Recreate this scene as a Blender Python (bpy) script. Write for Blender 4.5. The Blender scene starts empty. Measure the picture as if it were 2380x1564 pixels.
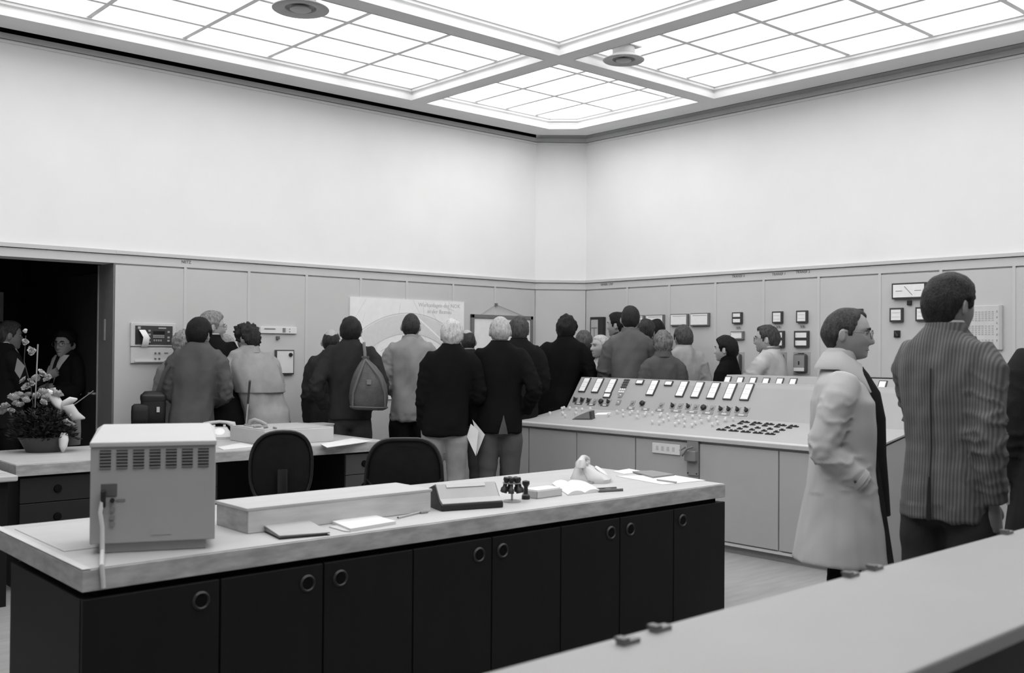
import bpy, bmesh, math, random
import numpy as np
from mathutils import Vector, Matrix, noise, Euler
random.seed(7)
SC = bpy.context.scene
COL = SC.collection
R = math.radians
# ------------------------------------------------------------------ camera
EYE = 1.5
FPX = 2360.07                      # focal length in pixels of the 2380x1564 frame
YAW, PITCH, ROLL = 0.843213, 0.0138208, 0.0074052
_f = Vector((math.cos(YAW)*math.cos(PITCH), math.sin(YAW)*math.cos(PITCH), math.sin(PITCH)))
_r = Vector((math.sin(YAW), -math.cos(YAW), 0)); _u = _r.cross(_f)
CR = _r*math.cos(ROLL)+_u*math.sin(ROLL); CU = -_r*math.sin(ROLL)+_u*math.cos(ROLL); CF = _f
cd = bpy.data.cameras.new('camera'); cam = bpy.data.objects.new('camera', cd); COL.objects.link(cam)
cd.sensor_width = 36.0; cd.sensor_fit = 'HORIZONTAL'; cd.lens = FPX*36.0/2380.0
m = Matrix((CR, CU, -CF)).transposed().to_4x4(); m.translation = (0, 0, EYE); cam.matrix_world = m
cd.clip_start = 0.05; cd.clip_end = 60
cd.dof.use_dof = True; cd.dof.focus_distance = 7.0; cd.dof.aperture_fstop = 3.4
SC.camera = cam
# ------------------------------------------------------------------ world, exposure
W = bpy.data.worlds.new('world'); SC.world = W; W.use_nodes = True
W.node_tree.nodes['Background'].inputs[0].default_value = (0.5, 0.5, 0.5, 1)
W.node_tree.nodes['Background'].inputs[1].default_value = 0.05
SC.view_settings.view_transform = 'Standard'; SC.view_settings.look = 'None'
SC.view_settings.exposure = 0.62; SC.view_settings.gamma = 1.0; SC.view_settings.use_curve_mapping = False
EMIT_SIDE, EMIT_MID, EMIT_CORNER = 1.5, 1.65, 2.35    # glow of the luminous ceiling sheets: side bays, central bay, corner bay
# where a sight line of the photograph meets a known surface (survey helper)
def ray(x, y): return CF + CR*((x-1190)/FPX) - CU*((y-782)/FPX)
def atz(x, y, z): d = ray(x, y); t = (z-EYE)/d.z; return Vector((d.x*t, d.y*t, z))
def atx(x, y, X): d = ray(x, y); t = X/d.x; return Vector((X, d.y*t, EYE+d.z*t))
def aty(x, y, Y): d = ray(x, y); t = Y/d.y; return Vector((d.x*t, Y, EYE+d.z*t))
def atd(x, y, D): d = ray(x, y)*D; return Vector((d.x, d.y, EYE+d.z))
# ------------------------------------------------------------------ materials (all neutral greys, procedural)
MATS = {}
def mat(name, g, rough=0.6, spec=0.3, var=0.06, vscale=6.0, bump=0.0, bscale=60.0, kind=None, metal=0.0, stretch=(1,1,1), coat=0.0):
    if name in MATS: return MATS[name]
    M = bpy.data.materials.new(name); M.use_nodes = True; nt = M.node_tree; N = nt.nodes; L = nt.links
    b = N['Principled BSDF']; b.inputs['Roughness'].default_value = rough
    b.inputs['Specular IOR Level'].default_value = spec; b.inputs['Metallic'].default_value = metal
    if coat: b.inputs['Coat Weight'].default_value = coat
    tc = N.new('ShaderNodeTexCoord'); mp = N.new('ShaderNodeMapping'); L.new(tc.outputs['Object'], mp.inputs[0])
    mp.inputs['Scale'].default_value = stretch
    nz = N.new('ShaderNodeTexNoise'); nz.inputs['Scale'].default_value = vscale; nz.inputs['Detail'].default_value = 4
    L.new(mp.outputs[0], nz.inputs[0])
    rp = N.new('ShaderNodeValToRGB'); L.new(nz.outputs[0], rp.inputs[0])
    lo, hi = g*(1-var), min(1, g*(1+var))
    rp.color_ramp.elements[0].position = 0.3; rp.color_ramp.elements[1].position = 0.7
    rp.color_ramp.elements[0].color = (lo, lo, lo, 1); rp.color_ramp.elements[1].color = (hi, hi, hi, 1)
    out = rp.outputs[0]
    if kind == 'plaid':            # fine vertical stripes with fainter cross bars
        sx = N.new('ShaderNodeSeparateXYZ'); L.new(tc.outputs['Object'], sx.inputs[0])
        def stripes(sock, freq, lo_, hi_):
            a = N.new('ShaderNodeMath'); a.operation = 'MULTIPLY'; a.inputs[1].default_value = freq; L.new(sock, a.inputs[0])
            s = N.new('ShaderNodeMath'); s.operation = 'SINE'; L.new(a.outputs[0], s.inputs[0])
            q = N.new('ShaderNodeMapRange'); L.new(s.outputs[0], q.inputs[0])
            q.inputs[1].default_value = -1; q.inputs[2].default_value = 1; q.inputs[3].default_value = lo_; q.inputs[4].default_value = hi_
            return q.outputs[0]
        def mul(a_, b_):
            q = N.new('ShaderNodeMath'); q.operation = 'MULTIPLY'; L.new(a_, q.inputs[0]); L.new(b_, q.inputs[1]); return q.outputs[0]
        s = mul(mul(stripes(sx.outputs[0], 500, .68, 1.3), stripes(sx.outputs[0], 70, .9, 1.08)), stripes(sx.outputs[2], 90, .95, 1.05))
        mx = N.new('ShaderNodeMix'); mx.data_type = 'RGBA'; mx.blend_type = 'MULTIPLY'; mx.inputs[0].default_value = 1
        L.new(out, mx.inputs[6]); L.new(s, mx.inputs[7]); out = mx.outputs[2]
    L.new(out, b.inputs['Base Color'])
    if bump:
        n2 = N.new('ShaderNodeTexNoise'); n2.inputs['Scale'].default_value = bscale; n2.inputs['Detail'].default_value = 3
        L.new(mp.outputs[0], n2.inputs[0])
        bp = N.new('ShaderNodeBump'); bp.inputs['Strength'].default_value = bump; bp.inputs['Distance'].default_value = 0.01
        L.new(n2.outputs[0], bp.inputs['Height']); L.new(bp.outputs[0], b.inputs['Normal'])
    MATS[name] = M; return M
def emit(name, s, g=0.85):
    M = mat(name, g, .5, .2, .01); b = M.node_tree.nodes['Principled BSDF']
    b.inputs['Emission Color'].default_value = (1, 1, 1, 1); b.inputs['Emission Strength'].default_value = s; return M
def cloth(g, var=.14): return mat('cloth_%04d' % round(g*10000), g, .92, .08, var, 7, .16, 160)
def paint(g, rough=.5): return mat('paint_%04d' % round(g*10000), g, rough, .3, .03, 3, .02, 300)
def plastic(g, rough=.38): return mat('plastic_%04d_%02d' % (round(g*10000), round(rough*100)), g, rough, .45, .03, 5)
def paper(g=.82): return mat('paper_%03d' % round(g*1000), g, .8, .15, .03, 12)
def skin(g=.33): return mat('skin_%04d' % round(g*10000), g, .5, .35, .07, 14, .05, 160)
def hairm(g): return mat('hair_%04d' % round(g*10000), g, .6, .2, .5 if g < .3 else .28, 34, .8, 100, stretch=(2.2, 2.2, .6))
# ------------------------------------------------------------------ mesh builder
class MB:
    def __init__(s): s.v = []; s.f = []
    def add(s, vs, fs):
        o = len(s.v); s.v += [tuple(p) for p in vs]; s.f += [tuple(i+o for i in q) for q in fs]; return s
    def box(s, x0, y0, z0, x1, y1, z1, M=None):
        vs = [Vector(p) for p in ((x0,y0,z0),(x1,y0,z0),(x1,y1,z0),(x0,y1,z0),(x0,y0,z1),(x1,y0,z1),(x1,y1,z1),(x0,y1,z1))]
        if M: vs = [M @ p for p in vs]
        return s.add(vs, ((0,3,2,1),(4,5,6,7),(0,1,5,4),(1,2,6,5),(2,3,7,6),(3,0,4,7)))
    def prism(s, poly, z0, z1, M=None):
        n = len(poly); vs = [Vector((p[0], p[1], z0)) for p in poly]+[Vector((p[0], p[1], z1)) for p in poly]
        if M: vs = [M @ p for p in vs]
        return s.add(vs, [tuple(range(n-1, -1, -1)), tuple(range(n, 2*n))]+[(i, (i+1) % n, n+(i+1) % n, n+i) for i in range(n)])
    def loft(s, rings, cap=True, closed=True):
        n = len(rings[0]); vs = [p for r in rings for p in r]; fs = []
        for k in range(len(rings)-1):
            for i in range(n if closed else n-1):
                j = (i+1) % n; fs.append((k*n+i, k*n+j, (k+1)*n+j, (k+1)*n+i))
        if cap: fs += [tuple(range(n-1, -1, -1)), tuple(range((len(rings)-1)*n, len(rings)*n))]
        return s.add(vs, fs)
    def tube(s, pts, rad, n=10, cap=True):
        pts = [Vector(p) for p in pts]
        if not isinstance(rad, (list, tuple)): rad = [rad]*len(pts)
        rings = []; ref = None
        for i, p in enumerate(pts):
            t = (pts[min(i+1, len(pts)-1)]-pts[max(i-1, 0)]).normalized()
            if ref is None: ref = Vector((1, 0, 0)) if abs(t.x) < .8 else Vector((0, 1, 0))
            a = (ref - t*ref.dot(t)).normalized(); ref = a; b = t.cross(a)
            ra, rb = rad[i] if isinstance(rad[i], (list, tuple)) else (rad[i], rad[i])
            rings.append([p+a*math.cos(q)*ra+b*math.sin(q)*rb for q in [2*math.pi*k/n for k in range(n)]])
        return s.loft(rings, cap)
    def lathe(s, prof, n=20, c=(0, 0, 0), M=None):
        rings = []
        for r, z in prof:
            rg = [Vector((c[0]+r*math.cos(2*math.pi*k/n), c[1]+r*math.sin(2*math.pi*k/n), c[2]+z)) for k in range(n)]
            rings.append([M @ p for p in rg] if M else rg)
        return s.loft(rings)
    def ball(s, c, r, n=12, m=8):
        r = r if isinstance(r, (tuple, list)) else (r, r, r); rings = []
        for j in range(m+1):
            t = -math.pi/2+math.pi*(j*.98+.01*m)/m
            rings.append([Vector((c[0]+r[0]*math.cos(t)*math.cos(2*math.pi*k/n), c[1]+r[1]*math.cos(t)*math.sin(2*math.pi*k/n), c[2]+r[2]*math.sin(t))) for k in range(n)])
        return s.loft(rings)
    def mesh(s, name='m', smooth=False, sharp=40):
        me = bpy.data.meshes.new(name); me.from_pydata(s.v, [], s.f); me.validate()
        bm = bmesh.new(); bm.from_mesh(me); bmesh.ops.recalc_face_normals(bm, faces=bm.faces); bm.to_mesh(me); bm.free()
        if smooth:
            me.shade_smooth(); me.set_sharp_from_angle(angle=R(sharp))
        return me
def link(name, me, m_, parent=None, loc=None, bevel=0, rot=None):
    o = bpy.data.objects.new(name, me); COL.objects.link(o)
    if m_ is not None and me is not None and not me.materials: me.materials.append(m_)
    if parent is not None: o.parent = parent
    if loc is not None: o.location = loc
    if rot is not None: o.rotation_euler = rot
    if bevel:
        b = o.modifiers.new('bevel', 'BEVEL'); b.width = bevel; b.segments = 2; b.limit_method = 'ANGLE'; b.angle_limit = R(40)
    return o
def tag(o, label, cat, group=None):
    o['label'] = label; o['category'] = cat
    if group: o['group'] = group
    return o
def thing(name, label, cat, loc=(0, 0, 0), rz=0, group=None):
    o = bpy.data.objects.new(name, None); COL.objects.link(o); o.location = loc; o.rotation_euler = (0, 0, rz)
    o.empty_display_size = .1; return tag(o, label, cat, group)
def struct(name, me, m_, parent=None, bevel=0):
    o = link(name, me, m_, parent, bevel=bevel)
    if parent is None: o['kind'] = 'structure'
    return o
def bxo(name, x0, y0, z0, x1, y1, z1, m_, parent=None, bevel=0, M=None):
    return link(name, MB().box(x0, y0, z0, x1, y1, z1, M).mesh(name), m_, parent, bevel=bevel)
def text(name, s, size, M, m_, parent=None, ext=.0008, align='CENTER'):
    c = bpy.data.curves.new(name, 'FONT'); c.body = s; c.size = size; c.extrude = ext; c.align_x = align; c.align_y = 'CENTER'; c.resolution_u = 2
    t = bpy.data.objects.new(name, c); COL.objects.link(t); bpy.context.view_layer.update()
    me = bpy.data.meshes.new_from_object(t.evaluated_get(bpy.context.evaluated_depsgraph_get()))
    bpy.data.objects.remove(t); me.transform(M); return link(name, me, m_, parent)
def frame(o, x, y, z=None):        # matrix with origin o and axes x, y (z = x cross y)
    x = Vector(x).normalized(); y = Vector(y).normalized(); z = Vector(z) if z else x.cross(y)
    M = Matrix((x, y, z)).transposed().to_4x4(); M.translation = o; return M
def pmat(o):
    M = Matrix.Translation(o.location) @ o.rotation_euler.to_matrix().to_4x4()
    return pmat(o.parent) @ M if o.parent else M
def wl(name, mb, m_, parent, bevel=0, smooth=False, sharp=40):     # part given in world coordinates
    me = mb.mesh(name, smooth, sharp) if isinstance(mb, MB) else mb
    me.transform(pmat(parent).inverted()); return link(name, me, m_, parent, bevel=bevel)
# ================================================================== the room
YL, XR, XMIN, YMIN = 8.521, 8.389, -2.6, -3.2
CA, CB = (7.939, YL), (XR, 8.148)           # ends of the chamfered corner
Z1, Z2, ZC, ZS, ZP = 2.28, 2.205, 3.89, 3.95, 4.08
OPX0, OPX1 = 1.25, 3.15
M_white = mat('white_plaster', .80, .85, .1, .02, 2, .03, 200)
M_wall = mat('grey_enamel_panel', .52, .55, .25, .025, 2.5, .02, 260)
M_wall2 = mat('grey_enamel_frieze', .54, .55, .25, .02, 2.5)
M_sof = mat('soffit_paint', .78, .8, .1, .03, 3)
M_mull = mat('mullion_white', .85, .6, .2, .01)
M_moul = mat('moulding_white', .78, .7, .15, .02, 3)
M_black = mat('void_shade', .004, .95, .02, .05)
M_floor = mat('linoleum_floor', .27, .45, .35, .10, 3.0, .03, 40, stretch=(1, 6, 1))
M_side = emit('diffuser_side', EMIT_SIDE); M_mid = emit('diffuser_mid', EMIT_MID); M_cor = emit('diffuser_corner', EMIT_CORNER)
M_ink = mat('ink', .03, .7, .1, .05)
M_lettering = mat('lettering_grey', .12, .7, .1, .05)
floor = struct('floor', MB().box(XMIN-.2, YMIN-.2, -.1, XR+.2, 12.2, 0).mesh('floor'), M_floor)
# --- left wall (along X): upper plaster and backing in one mesh with the doorway cut out
wm = MB().box(XMIN, YL, Z1+.03, CA[0]+.02, YL+.25, 4.5).box(XMIN, YL+.02, 0, OPX0, YL+.25, Z1+.03)
wm.box(OPX1, YL+.02, 0, CA[0]+.02, YL+.25, Z1+.03).box(OPX0, YL+.02, Z2, OPX1, YL+.25, Z1+.03)
wall_left = struct('wall_left', wm.mesh('wall_left'), M_white)
wall_right = struct('wall_right', MB().box(XR, YMIN, Z1+.03, XR+.25, CB[1]+.02, 4.5).box(XR+.02, YMIN, 0, XR+.25, CB[1]+.02, Z1+.03).mesh('wall_right'), M_white)
wall_corner = struct('wall_corner', MB().prism([CA, (CA[0]+.3, YL+.25), (XR+.25, CB[1]+.3), CB], Z1+.03, 4.5).prism([(CA[0]+.012, YL+.016), (CA[0]+.3, YL+.25), (XR+.25, CB[1]+.3), (XR+.012, CB[1]+.016)], 0, Z1+.03).mesh('wall_corner'), M_white)
wall_back = struct('wall_back', MB().box(XMIN-.2, YMIN-.2, 0, XR+.25, YMIN, 4.5).mesh('wall_back'), M_white)
wall_side = struct('wall_side', MB().box(XMIN-.2, YMIN, 0, XMIN, YL+.25, 4.5).mesh('wall_side'), M_white)
# lower metal panelling: one mesh per panel, a cover strip on each joint
def panel_run(parent, P0, P1, cuts, mp=M_wall):
    d = Vector((P1[0]-P0[0], P1[1]-P0[1], 0)); ln = d.length; d.normalize(); nrm = Vector((d.y, -d.x, 0))
    if nrm.dot(Vector((-P0[0], -P0[1], 0))) < 0: nrm = -nrm
    M = frame((P0[0], P0[1], 0), d, nrm, (0, 0, 1) if d.cross(nrm).z > 0 else (0, 0, 1))
    cs = [0]+cuts+[ln]
    for a, b in zip(cs[:-1], cs[1:]):
        link('panel', MB().box(a+.004, -.02, .1, b-.004, 0, Z2-.014, M).mesh('panel'), mp, parent, bevel=.002)
    for c in cuts:
        link('cover_strip', MB().box(c-.013, -.02, .1, c+.013, .005, Z2+.002, M).mesh('cover_strip'), M_wall2, parent)
    link('frieze', MB().box(0, -.02, Z2, ln, .006, Z1-.006, M).mesh('frieze'), M_wall2, parent)
    link('ledge_cap', MB().box(-.0, -.02, Z1, ln, .022, Z1+.032, M).mesh('ledge_cap'), M_wall2, parent, bevel=.003)
    link('skirting', MB().box(0, -.02, 0, ln, .008, .1, M).mesh('skirting'), mat('skirting', .12), parent)
    return M
lcuts = [aty(x, 690, YL).x-OPX1 for x in (430, 578, 712, 838, 945, 1053, 1150)]
panel_run(wall_left, (OPX1, YL), CA, lcuts)
panel_run(wall_left, (XMIN, YL), (OPX0, YL), [1.2, 2.4])
link('frieze', MB().box(OPX0, YL-.006, Z2, OPX1, YL+.02, Z1-.006).mesh('frieze'), M_wall2, wall_left)
link('ledge_cap', MB().box(OPX0, YL-.022, Z1, OPX1, YL+.02, Z1+.032).mesh('ledge_cap'), M_wall2, wall_left)
rcuts = [CB[1]-atx(x, 690, XR).y for x in (1458, 1556, 1663, 1775, 1903, 2045, 2187, 2357)]
panel_run(wall_right, CB, (XR, YMIN), rcuts+[rcuts[-1]+.65*k for k in range(1, 7)])
panel_run(wall_corner, CA, CB, [])
# cornice band under the ceiling
for par, a, b in ((wall_left, (XMIN, YL), CA), (wall_right, (XR, YMIN), CB), (wall_corner, CA, CB)):
    d = Vector((b[0]-a[0], b[1]-a[1], 0)); ln = d.length; n = Vector((d.y, -d.x, 0)).normalized()
    if n.dot(Vector((-a[0], -a[1], 0))) < 0: n = -n
    M = frame((a[0], a[1], 0), d, n, (0, 0, 1))
    link('cornice_band', MB().box(0, 0, ZC+.006, ln, .03, ZS-.012, M).mesh('cornice'), mat('cornice_paint', .55, .8, .1, .02), par)
    link('cornice_bead', MB().box(0, 0, ZC-.022, ln, .018, ZC-.002, M).mesh('bead'), M_white, par)
# --- lettering on the frieze
def rtext(px, py, s, size=.035):
    p = atx(px, py, XR-.008); text('lettering', s, size, frame(p, (0, -1, 0), (0, 0, 1)), M_lettering, wall_right)
rtext(1410, 661, 'GENER. UW'); rtext(1716, 642, 'TRANSF 3'); rtext(1810, 637, 'TRANSF 1'); rtext(1866, 632, 'TRANSF 2')
p = aty(433, 609, YL-.008); text('lettering', 'NETZ', .035, frame(p, (1, 0, 0), (0, 0, 1)), M_lettering, wall_left)
# --- ceiling: soffit strips and beams, mouldings, luminous sheets
ceiling = struct('ceiling', MB().box(XMIN-.2, YMIN-.2, 4.5, XR+.25, YL+.25, 4.6).mesh('ceiling'), M_white)
BX, BY = (5.86, 6.04), (6.02, 6.20)        # beam strips
EX, EY = 7.955, 8.09                       # inner edges of the outer bays
SX, SY = 8.27, 8.405                       # soffit edge near the walls (shadow gap beyond)
WX0, WX1, WY0, WY1 = -2.1, -.4, -2.7, -.4  # bays on the far sides of the room
CI = [(7.73, EY), (EX, 7.87)]; CO = [(7.86, SY), (SX, 8.03)]
def soffit(poly, name='beam'): return link(name, MB().prism(poly, ZS, ZS+.03).mesh(name), M_sof, ceiling)
soffit([(XMIN, EY), CI[0], CO[0], (XMIN, SY)], 'soffit'); soffit([CI[1], (EX, YMIN), (SX, YMIN), CO[1]], 'soffit'); soffit([CI[0], CI[1], CO[1], CO[0]], 'soffit')
soffit([(BX[0], WY0), (BX[1], WY0), (BX[1], EY), (BX[0], EY)]); soffit([(XMIN, BY[0]), (BX[0], BY[0]), (BX[0], BY[1]), (XMIN, BY[1])]); soffit([(BX[1], BY[0]), (EX, BY[0]), (EX, BY[1]), (BX[1], BY[1])])
soffit([(XMIN, YMIN), (WX0, YMIN), (WX0, EY), (XMIN, EY)]); soffit([(WX0, YMIN), (EX, YMIN), (EX, WY0), (WX0, WY0)])
soffit([(WX1, WY0), (WX1+.2, WY0), (WX1+.2, BY[0]), (WX1, BY[0])]); soffit([(WX1+.2, WY1), (BX[0], WY1), (BX[0], WY1+.2), (WX1+.2, WY1+.2)]); soffit([(BX[1], WY1), (EX, WY1), (EX, WY1+.2), (BX[1], WY1+.2)]); soffit([(WX0, WY1), (WX1, WY1), (WX1, WY1+.2), (WX0, WY1+.2)]); soffit([(WX1, BY[1]), (WX1+.2, BY[1]), (WX1+.2, EY), (WX1, EY)])
# shadow gap boxes: air slot along the left wall, its void shade painted black, shallow groove along the right wall
link('air_slot', MB().box(XMIN, SY-.03, ZS+.1, CA[0]-.02, YL+.02, ZS+.12).box(XMIN, SY-.03, ZS+.03, CA[0]-.02, SY-.02, ZS+.1).mesh('slot'), M_black, ceiling)
link('air_slot_shade', MB().box(XMIN, YL-.031, ZS-.012, CA[0]-.03, YL-.0005, ZS+.1).mesh('lining'), M_black, ceiling)
link('groove', MB().box(SX-.03, YMIN, ZS+.03, XR+.02, CB[1], ZS+.05).prism([CI[0], CI[1], (XR+.1, CB[1]+.1), (CA[0]+.1, YL+.1)], ZS+.031, ZS+.05).mesh('groove'), mat('groove_paint', .3, .9, .05), ceiling)
def offset(poly, d):
    n = len(poly); out = []
    for i in range(n):
        p0, p1, p2 = (Vector(poly[(i+k-1) % n]).to_2d() for k in range(3))
        a = (p1-p0).normalized(); b = (p2-p1).normalized(); na = Vector((-a.y, a.x)); nb = Vector((-b.y, b.x))
        k = (na+nb)/(1+na.dot(nb)); out.append(p1+k*d)
    return out
def moulding(poly):
    prof = [(-.004, ZS-.002), (.004, ZS-.002), (.004, ZS+.045), (-.018, ZS+.05), (-.018, ZS+.078), (.008, ZS+.083), (.008, ZS+.104), (.022, ZS+.106), (.022, ZS+.135)]
    rings = [[(q.x, q.y, z) for q in offset(poly, o)] for o, z in prof]
    link('moulding', MB().loft(rings, cap=False).mesh('moulding'), M_moul, ceiling)
def bay(x0, x1, y0, y1, cx, cy, poly=None, m_=None, mull=True):    # cx, cy: joint positions
    poly = poly or [(x0, y0), (x1, y0), (x1, y1), (x0, y1)]; moulding(poly)
    xs = [x0-.02]+[c for c in sorted(cx) if x0+.05 < c < x1-.05]+[x1+.02]; ys = [y0-.02]+[c for c in sorted(cy) if y0+.05 < c < y1-.05]+[y1+.02]
    for a, b in zip(xs[:-1], xs[1:]):
        for c, d in zip(ys[:-1], ys[1:]):
            link('light_sheet', MB().box(a+.002, c+.002, ZP, b-.002, d-.002, ZP+.012).mesh('sheet'), m_ or M_side, ceiling)
    if mull:
        for c in xs[1:-1]: link('mullion', MB().box(c-.02, y0, ZP-.014, c+.02, y1, ZP).mesh('mullion'), M_mull, ceiling)
        for c in ys[1:-1]: link('mullion', MB().box(x0, c-.02, ZP-.016, x1, c+.02, ZP-.001).mesh('mullion'), M_mull, ceiling)
bay(WX1+.2, BX[0], BY[1], EY, [5.86-.775*k for k in range(1, 9)], [8.09-.43*k for k in range(1, 5)])
bay(BX[1], EX, WY1+.2, BY[0], [7.955-.43*k for k in range(1, 5)], [6.06-.735*k for k in range(1, 9)])
bay(BX[1], EX, BY[1], EY, [7.955-.43*k for k in range(1, 5)], [8.09-.745*k for k in range(1, 3)], [(BX[1], BY[1]), (EX, BY[1]), CI[1], CI[0], (BX[1], EY)], M_cor)
bay(WX1+.2, BX[0], WY1+.2, BY[0], [], [], m_=M_mid)
for x0_, x1_, y0_, y1_ in ((WX0, WX1, WY1+.2, BY[0]), (WX1+.2, BX[0], WY0, WY1), (WX0, WX1, BY[1], EY), (BX[1], EX, WY0, WY1), (WX0, WX1, WY0, WY1)):   # plain plaster fields behind the camera
    link('plaster_field', MB().box(x0_-.02, y0_-.02, ZP, x1_+.02, y1_+.02, ZP+.02).mesh('field'), M_white, ceiling); moulding([(x0_, y0_), (x1_, y0_), (x1_, y1_), (x0_, y1_)])
def vent(loc, r, label):
    t = thing('air_diffuser', label, 'ceiling vent', loc, 0, 'round ceiling air diffusers')
    g = mat('vent_paint', .42, .5, .3)
    link('neck', MB().lathe([(r*.55, .0), (r*.55, ZP-loc[2])], 24).mesh('neck', True), g, t)
    link('mount_plate', MB().box(-r*.62, -r*.62, ZP-loc[2]-.012, r*.62, r*.62, ZP-loc[2]).mesh('plate'), g, t)
    link('flange', MB().lathe([(r*.5, .012), (r*.55, -.02), (r*.95, -.032), (r, -.026), (r, -.02), (r*.6, .02), (r*.5, .014)], 40).mesh('flange', True), g, t)
    link('disc', MB().lathe([(.001, -.035), (r*.33, -.035), (r*.38, -.03), (r*.36, -.02), (.001, -.018)], 30).mesh('disc', True), g, t)
    link('stem', MB().lathe([(.012, -.02), (.012, .06)], 10).mesh('stem'), mat('dark_hole', .03), t)
vent((3.72, 6.51, 3.99), .205, 'round grey air diffuser hanging in the left bay of the luminous ceiling')
vent((6.38, 5.77, 3.985), .175, 'round grey air diffuser by the crossing of the ceiling beams')
# --- hallway behind the doorway; its darkness is put into the wall colour
M_hall = mat('hall_gloom', .03, .8, .1, .1, 3)
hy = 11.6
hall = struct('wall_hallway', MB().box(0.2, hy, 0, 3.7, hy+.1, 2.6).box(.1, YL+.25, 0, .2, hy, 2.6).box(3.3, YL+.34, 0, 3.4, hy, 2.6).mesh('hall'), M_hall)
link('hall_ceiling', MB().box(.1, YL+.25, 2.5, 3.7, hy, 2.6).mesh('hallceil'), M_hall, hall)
trim_1 = struct('trim_1', MB().box(OPX1-.012, YL+.001, 0, OPX1, YL+.335, Z2).mesh('jamb'), mat('jamb_grey', .16, .5, .3, .05))
link('edge_strip', MB().box(OPX1-.02, YL+.33, 0, OPX1+.02, YL+.345, Z2).mesh('edge'), mat('steel_edge', .5, .3, .5, metal=.5), trim_1)
link('pull_handle', MB().box(OPX1-.022, YL+.16, 1.56, OPX1-.01, YL+.185, 1.74).mesh('pull'), mat('steel_dark', .3, .35, .5), trim_1, bevel=.003)
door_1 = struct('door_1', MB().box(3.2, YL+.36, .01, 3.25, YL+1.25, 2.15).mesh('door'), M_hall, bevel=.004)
hd = aty(208, 905, YL+.45); link('door_handle', MB().tube([(3.2, YL+.43, 1.1), (3.15, YL+.43, 1.1), (3.14, YL+.43, 1.1), (3.14, YL+.55, 1.1)], .01, 8).mesh('lever', True), mat('steel_dark', .3), door_1)
q = aty(3, 714, hy-.01); t = bxo('wall_notice', q.x-.28, hy-.012, q.z-.15, q.x+.02, hy, q.z+.16, mat('notice_grey', .55, .8, .1)); tag(t, 'pale notice on the dark hallway wall behind the leftmost man', 'notice')
# ================================================================== front desk
ZD = .78
M_lam = mat('laminate_light', .42, .45, .35, .05, 2.5, stretch=(1, 5, 1))
M_edge = mat('laminate_edge', .34, .5, .3, .22, 7, stretch=(1.5, 1.5, 5))
M_dark = mat('dark_cabinet', .008, .55, .18, .12, 8, stretch=(1, 1, .3))
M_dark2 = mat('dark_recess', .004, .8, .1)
M_ring = mat('ring_pull', .022, .45, .35)
M_blk = plastic(.012, .5); M_off = plastic(.62); M_gry = plastic(.30)
X0, X1, Y0, Y1 = 1.157, 4.584, 3.38, 4.405
def worktop(label, x0, x1, y0, y1, z, th=.074):
    t = thing('desk_worktop', label, 'worktop', ((x0+x1)/2, (y0+y1)/2, z-th))
    wl('slab', MB().box(x0, y0, z-th, x1, y1, z-.003), M_edge, t, bevel=.003)
    wl('top_sheet', MB().box(x0+.004, y0+.006, z-.003, x1-.004, y1-.004, z), M_lam, t)
    return t
w1 = worktop('long pale worktop of the front desk carrying the ventilated case and stamps', X0, X1, Y0, Y1, ZD)
wl('edge_lip', MB().box(X0, Y0, ZD, X0+.028, Y1, ZD+.0015), mat('lip', .5), w1)
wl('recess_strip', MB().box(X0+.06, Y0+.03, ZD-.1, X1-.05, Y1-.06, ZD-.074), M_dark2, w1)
seams = [1.157, 1.635, 2.056, 2.478, 2.903, 3.325, 3.731, 4.143, 4.584]
rings = [(1.563, .618), (1.986, .616), (2.13, .615), (2.828, .616), (2.964, .617), (3.665, .616), (3.806, .617), (4.214, .618)]
def ring_pull(parent, x, y, z, r=.027):
    M = frame((x, y, z), (1, 0, 0), (0, 0, 1))
    pts = [M @ Vector((r*math.cos(a), r*math.sin(a), 0)) for a in [2*math.pi*k/24 for k in range(24)]]
    mb = MB(); n = 24
    rg = [[p + (M.to_3x3() @ Vector((math.cos(2*math.pi*i/24)*c, math.sin(2*math.pi*i/24)*c, s))) for c, s in ((.0065, 0), (0, .007), (-.0065, 0), (0, -.004))] for i, p in enumerate(pts)]
    vs = [q for g in rg for q in g]; fs = [(i*4+k, ((i+1) % n)*4+k, ((i+1) % n)*4+(k+1) % 4, i*4+(k+1) % 4) for i in range(n) for k in range(4)]
    mb.add(vs, fs); o = wl('ring_pull', mb, M_ring, parent, smooth=True, sharp=80)
    wl('pull_cup', MB().lathe([(.001, .0), (r-.006, .0), (r-.006, .002), (.001, .002)], 20, M=frame((x, y-.001, z), (1, 0, 0), (0, 0, 1))), M_dark2, parent)
    return o
lab = {0: 'dark single-door cabinet at the left end under the front desk', 1: 'dark double-door cabinet second from the left under the front desk', 3: 'dark double-door cabinet in the middle under the front desk', 5: 'dark double-door cabinet fourth from the left under the front desk', 7: 'dark single-door cabinet at the right end under the front desk'}
for s, e in ((0, 1), (1, 3), (3, 5), (5, 7), (7, 8)):
    xa, xb = seams[s], seams[e]
    t = thing('base_cabinet', lab[s], 'cabinet', ((xa+xb)/2, (Y0+Y1)/2, 0), 0, 'cabinets under the front desk')
    wl('body', MB().box(xa+.001, Y0+.022, .07, xb-.001, Y1-.25, ZD-.1), M_dark, t)
    wl('plinth', MB().box(xa+.001, Y0+.07, 0, xb-.001, Y1-.3, .07), M_dark2, t)
    for k in range(s, e):
        a, b = seams[k]+.003, seams[k+1]-.003
        d = wl('door', MB().box(a, Y0, .075, b, Y0+.021, ZD-.098), M_dark, t, bevel=.003)
        ring_pull(d, rings[k][0], Y0-.002, rings[k][1])
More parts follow.
